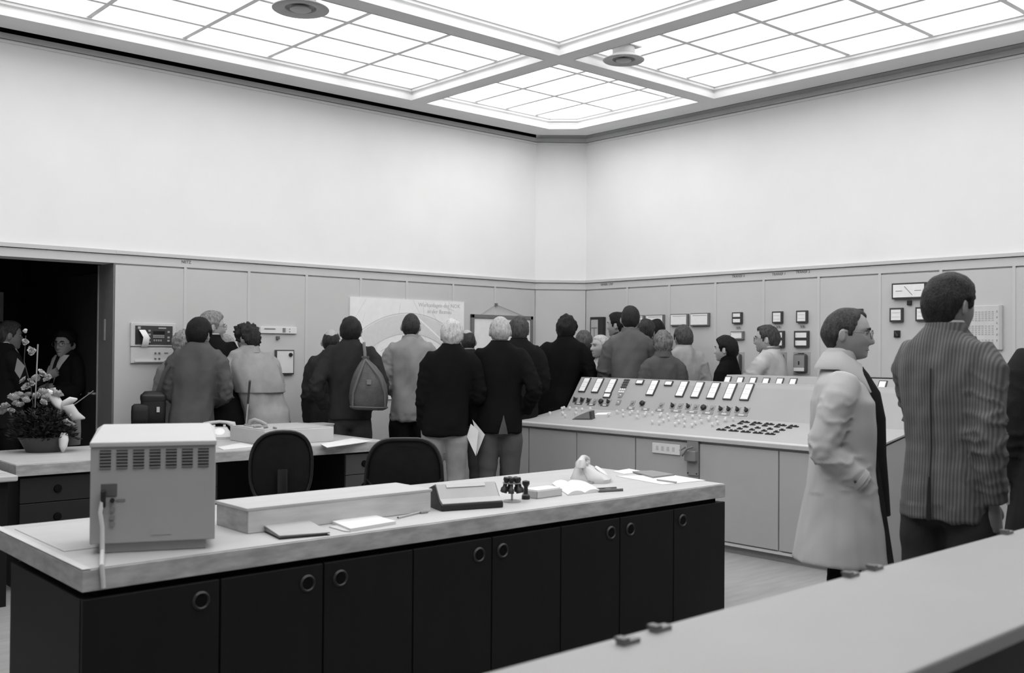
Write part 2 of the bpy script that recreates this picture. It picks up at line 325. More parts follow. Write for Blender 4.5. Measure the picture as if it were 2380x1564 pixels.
# ventilated equipment case on the desk
P = Vector((1.258, 3.609, ZD)); u = Vector((.9135, -.407, 0)).normalized(); v = Vector((-u.y, u.x, 0))
cw, cdp = .418, .30
t = thing('equipment_case', 'grey metal equipment case with seven vents and a pale top', 'equipment case', P+u*cw/2+v*.15, math.atan2(u.y, u.x))
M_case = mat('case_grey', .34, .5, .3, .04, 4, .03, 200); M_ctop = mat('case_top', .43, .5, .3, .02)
L = lambda x, y, z: (x-cw/2, y-.15, z)
def lbox(x0, y0, z0, x1, y1, z1): return MB().box(x0-cw/2, y0-.15, z0, x1-cw/2, y1-.15, z1)
link('body', MB().add([L(0,0,.035), L(cw,0,.035), L(cw,cdp,.035), L(0,cdp,.035), L(0,0,.375), L(cw,0,.375), L(cw,cdp,.415), L(0,cdp,.415)], ((0,3,2,1),(4,5,6,7),(0,1,5,4),(1,2,6,5),(2,3,7,6),(3,0,4,7))).mesh('case'), M_case, t, bevel=.004)
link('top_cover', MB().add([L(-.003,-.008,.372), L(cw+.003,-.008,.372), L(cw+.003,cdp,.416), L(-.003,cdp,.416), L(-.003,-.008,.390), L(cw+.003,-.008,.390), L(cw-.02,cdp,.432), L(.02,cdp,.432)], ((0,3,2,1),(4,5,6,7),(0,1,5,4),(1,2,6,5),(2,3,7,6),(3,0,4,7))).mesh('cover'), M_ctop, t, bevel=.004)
link('foot_frame', lbox(.03, .02, 0, cw-.03, cdp-.03, .033).mesh('foot'), mat('foot_grey', .33), t, bevel=.003)
for k in range(7):
    x = .03+k*.0545
    g = link('vent', lbox(x, -.001, .295, x+.037, .002, .362).mesh('vent'), mat('vent_dark', .07), t)
    for j in range(6): link('louvre', lbox(x, -.005, .297+j*.011, x+.037, 0, .302+j*.011).mesh('louvre'), mat('louvre_grey', .17), g)
so = link('socket_plate', lbox(.035, -.003, .20, .088, .002, .245).mesh('socket'), mat('socket', .1), t, bevel=.002)
link('plug', lbox(.036, -.03, .165, .052, -.002, .225).mesh('plug'), M_blk, t, bevel=.004)
link('fuse', MB().lathe([(.001, 0), (.008, 0), (.008, .012), (.001, .012)], 14, M=frame(L(.073, -.002, .187), (1, 0, 0), (0, 0, 1))).mesh('fuse'), M_blk, t)
for z in (.155, .128, .105): link('terminal_ring', MB().lathe([(.006, 0), (.009, 0), (.009, .005), (.006, .005)], 14, M=frame(L(.073, -.002, z), (1, 0, 0), (0, 0, 1))).mesh('ring'), mat('term', .2), t)
link('switch', lbox(.085, -.003, .183, .115, .001, .19).mesh('sw'), mat('switch_mark', .18), t)
link('type_plate', lbox(.2, -.002, .06, .27, .001, .085).mesh('plate'), mat('tplate', .34), t)
mb = MB().tube([P+u*.042-v*.022+Vector((0,0,.19)), P+u*.036-v*.03+Vector((0,0,.15)), P+u*.044-v*.034+Vector((0,0,.1)), P+u*.046-v*.045+Vector((0,0,.02)), atz(236, 1316, ZD+.006), aty(237, 1324, Y0-.008), aty(239, 1345, Y0-.008), aty(240, 1366, Y0-.008)], .0075, 8)
tag(link('power_cord', mb.mesh('cord', True), plastic(.55)), 'pale cord hanging from the grey case over the desk edge', 'cord')
tag(bxo('chart_sheet', 1.21, 3.72, ZD+.0005, 1.72, 4.3, ZD+.0022, paper(.42)), 'large pale sheet lying flat on the left end of the front desk', 'paper')
# raised riser along the back of the desk
t = thing('desk_riser', 'low wood-faced riser along the back of the front desk', 'shelf', (2.31, 3.76, ZD))
wl('carcass', MB().box(1.865, 3.635, ZD, 2.755, 3.90, ZD+.094), M_edge, t, bevel=.003)
wl('front_board', MB().box(1.868, 3.628, ZD+.002, 2.752, 3.636, ZD+.088), mat('riser_front', .5, .5, .3, .12, 6, stretch=(1, 1, 6)), t)
wl('top_board', MB().box(1.860, 3.626, ZD+.088, 2.76, 3.905, ZD+.1), M_lam, t, bevel=.002)
# ring binder
a, b, c = atz(650, 1254, ZD), atz(765, 1244, ZD), atz(594, 1226, ZD); U, V = b-a, c-a
t = thing('ring_binder', 'grey ring binder lying on the front desk before the riser', 'binder', a)
def wedge(za, zb, m0=0.0):     # slab over the binder's footprint, spine side (left) zb[0]..zb[1] higher
    q = [a-U*m0-V*m0, b+U*m0-V*m0, b+V*(1+m0), c-U*m0+V*m0]; return MB().add([Vector((p.x, p.y, ZD+z)) for p, z in zip(q, za)]+[Vector((p.x, p.y, ZD+z)) for p, z in zip(q, zb)], ((0,3,2,1),(4,5,6,7),(0,1,5,4),(1,2,6,5),(2,3,7,6),(3,0,4,7)))
wl('back_cover', wedge((0, 0, 0, 0), (.003, .003, .003, .003), .01), M_blk, t)
wl('pages', wedge((.004, .004, .004, .004), (.010, .008, .024, .026), -.02), paper(.5), t)
wl('front_cover', wedge((.012, .010, .026, .029), (.016, .013, .030, .033), .01), mat('binder_top', .36, .5, .3), t)
wl('cover_edge', wedge((.0105, .0085, .0245, .0275), (.012, .010, .026, .029), .012), M_blk, t)
def sheet(name, label, cat, quad, z0, th, m_, group=None):
    t = link(name, MB().add([(p.x, p.y, z0) for p in quad]+[(p.x, p.y, z0+th) for p in quad], ((0,3,2,1),(4,5,6,7),(0,1,5,4),(1,2,6,5),(2,3,7,6),(3,0,4,7))).mesh(name), m_)
    return tag(t, label, cat, group)
Q = lambda *p, z=ZD: [atz(x, y, z) for x, y in p]
sheet('paper_stack', 'stack of white papers on the front desk right of the binder', 'papers', Q((772, 1218), (815, 1236), (920, 1218), (868, 1202)), ZD+.0005, .012, paper(.62))
sheet('paper_sheet', 'grey-edged sheet under the white paper stack on the front desk', 'papers', Q((765, 1226), (800, 1236), (815, 1237), (785, 1222)), ZD+.0003, .004, paper(.45))
p0, p1 = atz(925, 1206, ZD), atz(985, 1191, ZD)
t = thing('pencil', 'thin pencil lying beside the white papers on the front desk', 'pencil', p0)
wl('shaft', MB().tube([p0+Vector((0, 0, .006)), p1+Vector((0, 0, .006))], .004, 6), mat('pencil', .4), t); wl('tip', MB().tube([p0+Vector((0, 0, .006)), p0-(p1-p0)*.04+Vector((0, 0, .006))], [.004, .0008], 6), M_blk, t)
c = atz(985, 1193, ZD); tag(link('eraser', MB().box(-.02, -.008, 0, .02, .008, .009).mesh('eraser'), plastic(.2), None, (c.x, c.y, ZD), .003), 'small dark eraser at the foot of the riser', 'eraser')
# intercom unit
a = atz(1032, 1189, ZD); b = atz(1165, 1180, ZD); u = b-a; w = u.length; u.normalize()
t = thing('intercom_unit', 'dark wedge-shaped desk intercom with a grey sloping top on the front desk', 'intercom', a, math.atan2(u.y, u.x))
prof = [(0, .0), (.0, .028), (.035, .045), (.085, .105), (.1, .108), (.2, .075), (.2, 0)]
link('body', MB().loft([[Vector((x, y, z)) for y, z in prof] for x in (-.012, w+.012)]).mesh('body'), M_blk, t, bevel=.006)
link('top_plate', MB().loft([[Vector((x, y, z)) for y, z in ((.002, .034), (.035, .0505), (.086, .111), (.098, .113), (.098, .1085), (.086, .1065), (.037, .0455), (.004, .0295))] for x in (-.006, w+.006)]).mesh('plate'), mat('intercom_top', .36, .4, .4), t, bevel=.002)
link('key_strip', MB().loft([[Vector((x, y, z)) for y, z in ((.07, .095), (.082, .1095), (.0805, .1105), (.0685, .096))] for x in (.04, w-.05)]).mesh('keys'), plastic(.5), t)
# stamps: carousel with hanging stamps, and a single stamp
def stamp_mesh(h=.075, r=.0135):
    return MB().lathe([(.001, 0), (r, 0), (r, .018), (r*.55, .026), (r*.5, h*.65), (r*.95, h*.8), (r*.9, h*.95), (.001, h)], 14).mesh('stamp', True)
SM = stamp_mesh()
c = atz(1190, 1166, ZD)
t = thing('stamp_rack', 'small round wire stand for rubber stamps on the front desk', 'stamp stand', c)
link('base', MB().lathe([(.001, 0), (.042, 0), (.042, .006), (.012, .011), (.001, .011)], 24).mesh('base', True), mat('chrome_dull', .4, .3, .5, metal=.6), t)
link('post', MB().lathe([(.005, .01), (.005, .1)], 10).mesh('post'), mat('chrome_dull', .4), t)
link('wheel', MB().lathe([(.012, .088), (.045, .088), (.045, .092), (.012, .092)], 24).mesh('wheel'), mat('chrome_dull', .4), t)
for k in range(7):
    a = k*2*math.pi/7+.3; o = link('rubber_stamp', SM, M_blk, None, (c.x+.046*math.cos(a), c.y+.046*math.sin(a), ZD+.045), rot=(.25*math.sin(a), -.25*math.cos(a), 0))
    tag(o, 'black-handled rubber stamp hanging on the round wire stand', 'stamp', 'rubber stamps on the wire stand')
c = atz(1222, 1160, ZD); o = link('rubber_stamp', stamp_mesh(.092, .02), M_blk, None, (c.x, c.y, ZD)); tag(o, 'single black rubber stamp standing by the white box', 'stamp')
a, b = atz(1248, 1160, ZD), atz(1306, 1152, ZD); u = b-a; w = u.length
t = thing('card_box', 'small white open card box beside the stamps on the front desk', 'box', a, math.atan2(u.y, u.x))
mb = MB().box(0, 0, 0, w, .1, .004)
for q in ((0,0,w,.004),(0,.096,w,.1),(0,0,.004,.1),(w-.004,0,w,.1)): mb.box(q[0], q[1], 0, q[2], q[3], .035)
link('tray', mb.mesh('tray'), plastic(.5), t); link('cards', MB().box(.006, .006, .004, w-.006, .094, .042).mesh('cards'), paper(.8), t)
# open book, pen tray
quad = Q((1283, 1126), (1320, 1152), (1398, 1143), (1352, 1120))
t = thing('open_book', 'open white logbook lying on the front desk', 'book', quad[1])
cen = sum(quad, Vector())/4; U = (quad[2]-quad[1]); V = (quad[0]-quad[1])
rg = []
for k in range(13):
    s = k/12; h = .006+.016*abs(math.sin(s*2*math.pi))**.8*(1-.25*s)
    b0 = quad[1]+U*s; rg.append([b0+Vector((0, 0, .001)), b0+Vector((0, 0, h)), b0+V+Vector((0, 0, h)), b0+V+Vector((0, 0, .001))])
wl('pages', MB().loft(rg), paper(.66), t, smooth=True); wl('cover', MB().box(0, 0, 0, 1, 1, .001, Matrix.Translation(quad[1]) @ Matrix(((U.x*1.03, V.x*1.03, 0, 0), (U.y*1.03, V.y*1.03, 0, 0), (0, 0, 1, 0), (0, 0, 0, 1)))), M_gry, t)
c = atz(1413, 1141, ZD)
t = thing('pen_tray', 'flat dark pen tray beside the open logbook', 'tray', c, -.3)
link('tray', MB().box(-.07, -.035, 0, .07, .035, .006).box(-.07, -.035, 0, .07, -.031, .014).box(-.07, .031, 0, .07, .035, .014).mesh('tray'), plastic(.16), t); link('clip_bar', MB().lathe([(.001, .006), (.02, .006), (.018, .012), (.001, .013)], 16).mesh('clip', True), plastic(.1), t)
# telephones
def telephone(label, loc, rz, g=.62):
    t = thing('telephone', label, 'telephone', loc, rz, 'desk telephones')
    rings = []
    for z, sx, sy, oy in ((0, .105, .11, 0), (.02, .107, .112, 0), (.045, .092, .09, -.01), (.075, .07, .055, -.035), (.09, .06, .035, -.045)):
        rings.append([Vector((sx*math.copysign(abs(math.cos(q))**.6, math.cos(q)), -oy+sy*math.copysign(abs(math.sin(q))**.6, math.sin(q)), z)) for q in [2*math.pi*k/24 for k in range(24)]])
    link('body', MB().loft(rings).mesh('body', True, 50), plastic(g), t)
    link('dial', MB().lathe([(.001, 0), (.042, 0), (.042, .006), (.036, .009), (.001, .009)], 28, M=frame((0, -.055, .056), (1, 0, 0), (0, .8, .6))).mesh('dial', True), plastic(.75), t)
    link('cradle', MB().box(-.05, .01, .088, -.03, .075, .108).box(.03, .01, .088, .05, .075, .108).mesh('cradle'), plastic(g), t, bevel=.004)
    link('handset', MB().tube([(-.11, .045, .083), (-.105, .045, .108), (-.06, .045, .125), (0, .045, .131), (.06, .045, .125), (.105, .045, .108), (.11, .045, .083)], [(.026, .03), (.027, .03), (.014, .018), (.013, .016), (.014, .018), (.027, .03), (.026, .03)], 14).mesh('handset', True, 60), plastic(g*.95), t)
    link('cord', MB().tube([(-.11, .04, .09), (-.14, .0, .02), (-.1, -.03, .006), (-.105, .06, .01)], .004, 6).mesh('cord', True), plastic(.3), t)
    return t
c = atz(1383, 1122, ZD); telephone('pale desk telephone on the front desk behind the open logbook', (c.x+.03, c.y+.06, ZD), R(38), .5)
sheet('paper_sheet', 'white sheet at the right end of the front desk under the dark folder', 'papers', Q((1432, 1107), (1540, 1127), (1640, 1117), (1560, 1104)), ZD+.0005, .002, paper(.6))
sheet('paper_sheet', 'white sheet behind the telephone at the far edge of the front desk', 'papers', Q((1425, 1096), (1450, 1102), (1500, 1097), (1462, 1090)), ZD+.0005, .002, paper(.7))
sheet('folder', 'slim dark folder lying on white paper at the right end of the front desk', 'folder', Q((1470, 1098), (1518, 1111), (1568, 1105), (1515, 1096), z=ZD+.003), ZD+.003, .008, plastic(.22))
p0, p1 = atz(1527, 1118, ZD), atz(1572, 1124, ZD); o = link('pen', MB().tube([p0+Vector((0,0,.008)), p1+Vector((0,0,.008))], .0045, 8).mesh('pen', True), plastic(.35)); tag(o, 'grey pen on the white sheet near the desk corner', 'pen')
# ================================================================== rear desk by the left wall
D2 = (1.87, 4.62, 6.64, 7.63)
w2 = worktop('pale worktop of the rear desk carrying the flower bowl', D2[0], D2[1], D2[2], D2[3], ZD)
tag(bxo('modesty_panel', 3.215, 7.45, 0, 4.225, 7.48, ZD-.076, M_dark), 'black panel closing the knee space under the rear desk', 'desk panel')
def drawer_unit(x0, x1, label, knob):
    t = thing('drawer_cabinet', label, 'cabinet', ((x0+x1)/2, D2[2]+.4, 0))
    wl('body', MB().box(x0, D2[2]+.05, 0, x1, D2[3]-.1, ZD-.076), M_dark, t)
    for k, (a, b) in enumerate(((.06, .34), (.345, .53), (.535, .69))):
        d = wl('drawer', MB().box(x0+.004, D2[2]+.03, a, x1-.004, D2[2]+.05, b), knob, t, bevel=.002)
        wl('knob', MB().lathe([(.001, 0), (.026, 0), (.022, .012), (.001, .013)], 18, M=frame(((x0+x1)/2 if x1-x0 < .6 else 2.127, D2[2]+.03, (a+b)/2), (1, 0, 0), (0, 0, 1))), M_dark2, d, smooth=True)
drawer_unit(1.9, 3.2, 'black drawer cabinet under the left part of the rear desk', mat('dark_drawer', .016, .5, .3))
drawer_unit(4.24, 4.58, 'grey-black drawer cabinet under the right end of the rear desk', mat('grey_drawer', .055, .5, .3))
t = thing('side_desk', 'pale end of a low side desk at the left edge beside the rear desk', 'desk', (1.2, 6.7, 0))
wl('top', MB().box(.5, 6.27, .725, 1.78, 7.2, .76), mat('side_top', .45, .4, .3, .03), t, bevel=.008); wl('base', MB().box(.55, 6.33, 0, 1.74, 7.1, .725), M_dark, t)
c = atz(2, 1098, .76); tag(link('leaflet', MB().box(-.12, -.05, 0, .03, .02, .001).mesh('leaflet'), paper(.4), None, (c.x, c.y, .7602)), 'grey leaflet on the side desk at the left edge', 'paper')
# desk organiser boxes on the rear desk
t = thing('desk_organiser', 'pale box organiser on the rear desk behind the oval-backed chair', 'organiser', (3.95, 7.15, ZD))
wl('box', MB().box(3.655, 6.86, ZD, 4.25, 7.42, ZD+.11), mat('organiser', .5, .5, .3, .05), t, bevel=.004); wl('top_sheet', MB().box(3.66, 6.865, ZD+.11, 4.245, 7.415, ZD+.116), M_lam, t)
t = thing('file_box', 'grey file box at the right end of the rear desk', 'box', (4.45, 7.5, ZD))
wl('box', MB().box(4.31, 7.43, ZD, 4.605, 7.6, ZD+.08), mat('filebox', .42, .6, .2, .04), t, bevel=.003); wl('lid', MB().box(4.305, 7.425, ZD+.08, 4.61, 7.605, ZD+.092), mat('filebox', .42), t, bevel=.003)
c = atz(516, 1020, ZD); telephone('white dial telephone on the rear desk by the grey case', (c.x, c.y+.05, ZD), R(-25), .5)
sheet('paper_sheet', 'white papers at the right corner of the rear desk', 'papers', Q((745, 1033), (760, 1041), (865, 1026), (820, 1019)), ZD+.0005, .004, paper(.62))
sheet('paper_sheet', 'white paper on the rear desk in front of the dial telephone', 'papers', Q((505, 1040), (520, 1046), (600, 1038), (560, 1030)), ZD+.0005, .003, paper(.62))
zt = ZD+.116
c = Vector((3.76, 7.2, zt)); t = thing('tape_dispenser', 'curved grey tape dispenser on the box organiser', 'tape dispenser', (c.x, c.y, zt), R(-40))
link('arch', MB().tube([(-.05, 0, .01), (-.045, 0, .04), (-.01, 0, .052), (.04, 0, .035), (.08, 0, .012)], [(.016, .012)]*5, 10).mesh('arch', True), plastic(.28), t); link('foot', MB().box(-.055, -.02, 0, .09, .02, .01).mesh('foot'), plastic(.35), t, bevel=.003)
for k, c in enumerate((Vector((3.72, 7.1, zt)), Vector((3.74, 7.0, zt)), Vector((3.78, 6.93, zt)))):
    o = link('key_bunch', MB().tube([(-.03, 0, .005), (0, .01, .008), (.03, -.004, .006)], [.006, .009, .005], 7).mesh('keys', True), plastic(.2), None, (c.x, c.y, zt), rot=(0, 0, k*.7))
    tag(o, 'small dark desk item on the box organiser, ' + ('nearest the tape dispenser', 'middle of three', 'nearest the front edge')[k], 'desk item', 'small items on the organiser')
c = Vector((3.73, 7.3, zt)); t = thing('desk_pen', 'upright pen with a dark grip leaning from the box organiser', 'pen', (c.x, c.y, zt))
e = atd(581, 885, 7.55)
wl('holder', MB().lathe([(.001, 0), (.02, 0), (.012, .018), (.001, .02)], 14, (c.x, c.y, zt)), plastic(.25), t, smooth=True)
P0 = Vector((c.x, c.y, zt+.01)); wl('shaft', MB().tube([P0, P0+(e-P0)*.5], .0055, 7), plastic(.5), t); wl('grip', MB().tube([P0+(e-P0)*.5, e], [.008, .0085], 7), M_blk, t)
# ================================================================== chairs
M_up = mat('chair_upholstery', .011, .85, .15, .15, 20, .2, 300); M_shell = mat('chair_shell', .014, .4, .4)
def chair(label, loc, rz, style, wb, hb, zb):
    t = thing('office_chair', label, 'chair', loc, rz, 'black office chairs')
    for k in range(5):
        a = 2*math.pi*k/5; d = Vector((math.cos(a), math.sin(a), 0))
        lg = link('leg', MB().tube([d*.03+Vector((0,0,.11)), d*.15+Vector((0,0,.095)), d*.29+Vector((0,0,.075))], [(.028, .02), (.024, .018), (.018, .014)], 8).mesh('leg', True), M_shell, t)
        link('caster', MB().lathe([(.001, -.02), (.026, -.018), (.028, 0), (.026, .018), (.001, .02)], 14, M=frame(d*.29+Vector((0,0,.03)), (0,0,1), d)).mesh('caster', True), M_blk, lg)
    link('column', MB().lathe([(.032, .1), (.032, .28), (.022, .28), (.022, .42)], 14).mesh('column'), M_shell, t)
    def slab(w, d_, th, n=28, ex=.55, dome=.02, taper=0):
        rings = []
        for s, zz in ((.86, -th/2), (.97, -th/2+.01), (1, 0), (.97, th/2-.008), (.8, th/2), (.4, th/2+dome*.7), (.05, th/2+dome)):
            rings.append([Vector((w*s*(1-taper*math.sin(q))*math.copysign(abs(math.cos(q))**ex, math.cos(q)), d_*s*math.copysign(abs(math.sin(q))**ex, math.sin(q)), zz)) for q in [2*math.pi*k/n for k in range(n)]])
        return MB().loft(rings)
    link('seat', slab(.24, .24, .07).mesh('seat', True), M_up, t, (0, .02, .46))
    ex, tp = (.8, .0) if style == 'oval' else (.5, .17)
    M = Matrix.Translation((0, -.23, zb)) @ Euler((R(90+8), 0, 0)).to_matrix().to_4x4()
    me = slab(wb, hb, .06, 36, ex, .015, tp).mesh('back', True)
    for v_ in me.vertices: v_.co.z += (v_.co.x/wb)**2*(.05 if style == 'oval' else .03)*1
    me.transform(M @ Matrix.Rotation(math.pi, 4, 'Y')); bk = link('backrest', me, M_up, t)
    # shell rim on the rear side
    ring = [[] for _ in range(41)]
    for k in range(41):
        q = 2*math.pi*k/40; x = wb*1.02*(1-tp*math.sin(q))*math.copysign(abs(math.cos(q))**ex, math.cos(q)); y = hb*1.02*math.copysign(abs(math.sin(q))**ex, math.sin(q))
        ring[k] = (M @ Matrix.Rotation(math.pi, 4, 'Y')) @ Vector((x, y, -.026+(x/wb)**2*(.05 if style == 'oval' else .03)))
    link('rim', MB().tube(ring, .011, 8, cap=False).mesh('rim', True), M_shell, bk)
    if style != 'oval':
        for s in (-1, 1): link('seam', MB().tube([(s*wb*.98, -.263, zb+.03), (s*wb*.62, -.266, zb-.07), (s*wb*.5, -.264, zb-.2)], .004, 6).mesh('seam', True), M_shell, bk)
    link('back_post', MB().tube([(0, -.02, .40), (0, -.24, .42), (0, -.285, .5), (0, -.275, zb)], [(.03, .012)]*4, 8).mesh('post', True), M_shell, t)
    return t
c = atd(661, 1000, 6.55); chair('black oval-backed office chair pulled up to the rear desk', (c.x-.06, c.y-.02, 0), R(-22), 'oval', .185, .235, .76)
c = atd(941, 1000, 6.05); chair('black office chair with tapered square backrest behind the front desk', (c.x, c.y, 0), R(-36), 'square', .215, .26, .735)
# ================================================================== main control console
KY0, KY1 = 3.47, 6.95
M_con = mat('console_grey', .33, .5, .3, .03, 3, .02, 300); M_con2 = mat('console_front', .36, .5, .3, .03, 3)
M_desk = mat('console_desk', .36, .45, .35, .03, 4); M_nose = mat('console_nosing', .5, .4, .35, .02)
M_mf = plastic(.045); M_face = mat('meter_face', .80, .5, .3, .03, 30); M_glass = plastic(.78, .2)
con = thing('control_console', 'long grey control console with sloping meter panel and rows of keys', 'control console', (6.7, 5.2, 0))
A, B, C_ = Vector((6.26, 0, .85)), Vector((6.9, 0, .955)), Vector((7.1, 0, 1.247))
def ext(profile, y0, y1): return MB().loft([[Vector((x, y, z)) for x, z in profile] for y in (y0, y1)])
wl('body', ext([(6.285, .06), (6.285, .82), (6.9, .93), (7.09, 1.235), (7.15, 1.235), (7.15, .06)], KY0+.01, KY1-.01), M_con2, con)
wl('plinth', ext([(6.32, 0), (6.32, .06), (7.12, .06), (7.12, 0)], KY0+.04, KY1-.04), mat('plinth_grey', .30), con)
wl('plinth_rail', ext([(6.275, .055), (6.275, .075), (6.3, .075), (6.3, .055)], KY0, KY1), M_nose, con)
wl('desk_plate', ext([(6.262, .84), (6.262, .852), (6.9, .957), (6.905, .945)], KY0, KY1), M_desk, con)
wl('nosing', ext([(6.248, .815), (6.244, .845), (6.250, .853), (6.275, .857), (6.28, .815)], KY0, KY1), M_nose, con, bevel=.003)
wl('meter_panel', ext([(6.9, .955), (7.1, 1.247), (7.15, 1.247), (7.15, 1.235), (7.105, 1.235), (6.91, .945)], KY0, KY1), M_con, con, bevel=.003)
fs = [KY0+.02, 4.16, 4.87, 5.517, 6.19, 6.80, KY1-.02]
for a, b in zip(fs[:-1], fs[1:]): wl('front_panel', MB().box(6.27, a+.006, .085, 6.286, b-.006, .795), M_con2, con, bevel=.002)
# plane frames on the console
pn = (C_-B).normalized(); PN = Vector((-pn.z, 0, pn.x)); dn = (B-A).normalized(); DN = Vector((-dn.z, 0, dn.x))
def onplane(px_, py_, P0, n): d = ray(px_, py_); o = Vector((0, 0, EYE)); return o+d*((P0-o).dot(n)/d.dot(n))
PM = lambda x, y: frame(onplane(x, y, B, PN), (0, -1, 0), pn)      # x to the viewer's right, y up the slope
DM = lambda x, y: frame(onplane(x, y, A, DN), (0, -1, 0), dn)
def cbox(w, h, d, M): return MB().box(-w/2, -h/2, -.004, w/2, h/2, d, M)
def meter(par, M, w, h, kind=None, frame_m=None, name='meter', depth=.012, bw=.009):
    o = wl(name, cbox(w, h, depth, M), frame_m or M_mf, par, bevel=.002)
    wl('dial_face', MB().box(-w/2+bw, -h/2+bw, depth, w/2-bw, h/2-bw, depth+.002, M), M_face, o)
    d2 = depth+.002
    if kind == 'rows':
        for k in (-1, 1): wl('scale_line', MB().box(-w/2+bw*1.6, k*h*.14-.001, d2, w/2-bw*1.6, k*h*.14+.001, d2+.0006, M), mat('scale_grey', .42), o)
        wl('pointer', MB().box(-.0012, -h*.08, d2, .0012, h*.06, d2+.0008, M), mat('scale_grey', .42), o)
    if kind == 'tall':
        for k in (-1, 1): wl('scale_line', MB().box(-w/2+bw*1.4, k*h*.15-.0012, d2, w/2-bw*1.4, k*h*.15+.0012, d2+.0006, M), mat('scale_grey', .42), o)
        wl('pointer', MB().box(-w*.2, -.001, d2, w*.05, .001, d2+.0008, M), mat('scale_grey', .42), o)
    return o
for x, y in ((1360, 895), (1390, 896.5), (1421, 898), (1517.6, 902), (1586, 905), (1622, 907), (1659, 909), (1697.6, 910.6), (1737, 912)):
    meter(con, PM(x, y), .088, .165, 'tall')
for x, y in ((1412, 920), (1488, 889), (1555, 892)): meter(con, PM(x, y), .088, .052)
KB = cbox(.017, .017, .008, Matrix()).mesh('kb'); KBm = plastic(.05); KBw = plastic(.7)
def lay(name, me, m_, M, par):
    o = link(name, me.copy() if m_.name not in [q.name for q in me.materials] and len(me.materials) else me, m_, par); o.matrix_local = pmat(par).inverted() @ M; return o
KBw_me = KB.copy()
kpad = wl('keypad', cbox(.078, .175, .003, PM(1451, 899)), mat('keypad_plate', .33), con)
for j in range(6):
    for i in range(3):
        M = PM(1451, 899) @ Matrix.Translation(((i-1)*.024, .07-j*.026, .003))
        lay('key', KB if j < 4 else KBw_me, KBm if j < 4 else KBw, M, kpad)
for x, y in ((1443, 919), (1438, 935.6)):
    o = wl('indicator', cbox(.045, .05, .006, PM(x, y)), plastic(.22), con); wl('lamp', MB().lathe([(.001, .006), (.009, .006), (.007, .013), (.001, .015)], 12, M=PM(x, y)), plastic(.65), o, smooth=True)
big = {4, 7, 13}
sw = [(535,305),(590,308),(640,312),(692,315),(742,320),(797,322),(988,330),(1068,335),(1215,345),(1305,352),(1365,352),(1428,357),(1488,360),(1552,368),(1617,370),(1685,378),(1748,380),(1818,383),(1888,388)]
light = {3, 6, 8, 10, 12, 14}
for k, (x, y) in enumerate(sw):
    M = PM(1180+x/3.4, 840+y/3.4); o = wl('switch', cbox(.05, .052, .004, M), plastic(.10 if k < 3 else .26), con)
    if k in big: wl('knob', MB().lathe([(.001, .004), (.026, .004), (.024, .024), (.012, .03), (.001, .03)], 8, M=M), M_blk, o)
    elif k in light: wl('knob', MB().lathe([(.001, .004), (.016, .004), (.014, .014), (.001, .015)], 14, M=M), plastic(.22), o, smooth=True)
    else:
        wl('knob', MB().lathe([(.001, .004), (.019, .004), (.017, .016), (.001, .017)], 14, M=M), M_blk, o, smooth=True); wl('handle', MB().box(-.005, -.02, .016, .005, .02, .028, M @ Matrix.Rotation(.5, 4, 'Z')), M_blk, o)
lb = [(560, 333, .1), (660, 340, .1), (765, 346, .1), (972, 370, .09), (1088, 378, .09), (1200, 385, .09), (1330, 392, .11), (1455, 400, .11), (1580, 408, .11), (1710, 416, .11), (1845, 424, .12)]
for k, (x, y, w) in enumerate(lb):
    M = PM(1180+x/3.4, 840+y/3.4); o = wl('label_strip', cbox(w, .022, .003, M), plastic(.07 if k < 3 else .2), con); wl('label', MB().box(-w*.22, -.006, .003, w*.22, .006, .0042, M), paper(.6), o)
# white peg keys and dark rocker switches on the desk plate
peg = MB().lathe([(.001, 0), (.0075, 0), (.0075, .016), (.0135, .018), (.0135, .032), (.009, .038), (.001, .039)], 12).mesh('peg', True)
pegs = [(335,418),(432,380),(437,420),(455,440),(447,375),(492,378),(545,385),(540,418),(590,388),(655,385),(800,430),(865,408),(913,402),(915,435),(985,407),(968,420),(1030,412),(1022,448),(1095,418),(1085,432),(1145,420),(1215,428),(1205,440),(1265,432),(1275,465),(1340,438),(1330,450),(1388,440),(1402,473),(1463,447),(1518,447),(1532,485),(1597,455),(1588,468),(1650,458),(1725,465),(1720,475),(1783,467),(1232,478),(1145,490),(1198,497),(1355,488),(1325,507),(1398,512),(1458,517),(1485,498),(1662,495),(1618,510)]
Mp = plastic(.6); peg.materials.append(Mp)
for x, y in pegs:
    o = link('key_cap', peg, None, con); o.matrix_local = pmat(con).inverted() @ DM(1180+x/3.4, 843+y/3.4)
rk = MB().box(-.022, -.009, 0, .022, .009, .01).box(-.009, -.005, .01, .009, .005, .017).mesh('rk'); rk.materials.append(plastic(.03))
sh = MB().box(-.034, -.011, 0, .034, .011, .0015).mesh('sh'); sh.materials.append(plastic(.33))
for k in range(5):
    for x, y in ((1240,900),(1310,908),(1195,930),(1075,968),(975,1000),(830,1035),(905,1040)):
        o = link('rocker_switch', rk, None, con); o.matrix_local = pmat(con).inverted() @ DM(1560+x/7.4375+k*28.4, 861+y/7.4375+k*2.5)
    o = link('label_strip', sh, None, con); o.matrix_local = pmat(con).inverted() @ DM(1560+700/7.4375+k*28.4, 861+1090/7.4375+k*2.5)
for x, y in ((1130, 523), (1380, 547), (440, 462), (310, 463), (190, 452), (1010, 458), (840, 440)):
    o = link('label_strip', sh, None, con); o.matrix_local = pmat(con).inverted() @ DM(1180+x/3.4, 840+y/3.4)
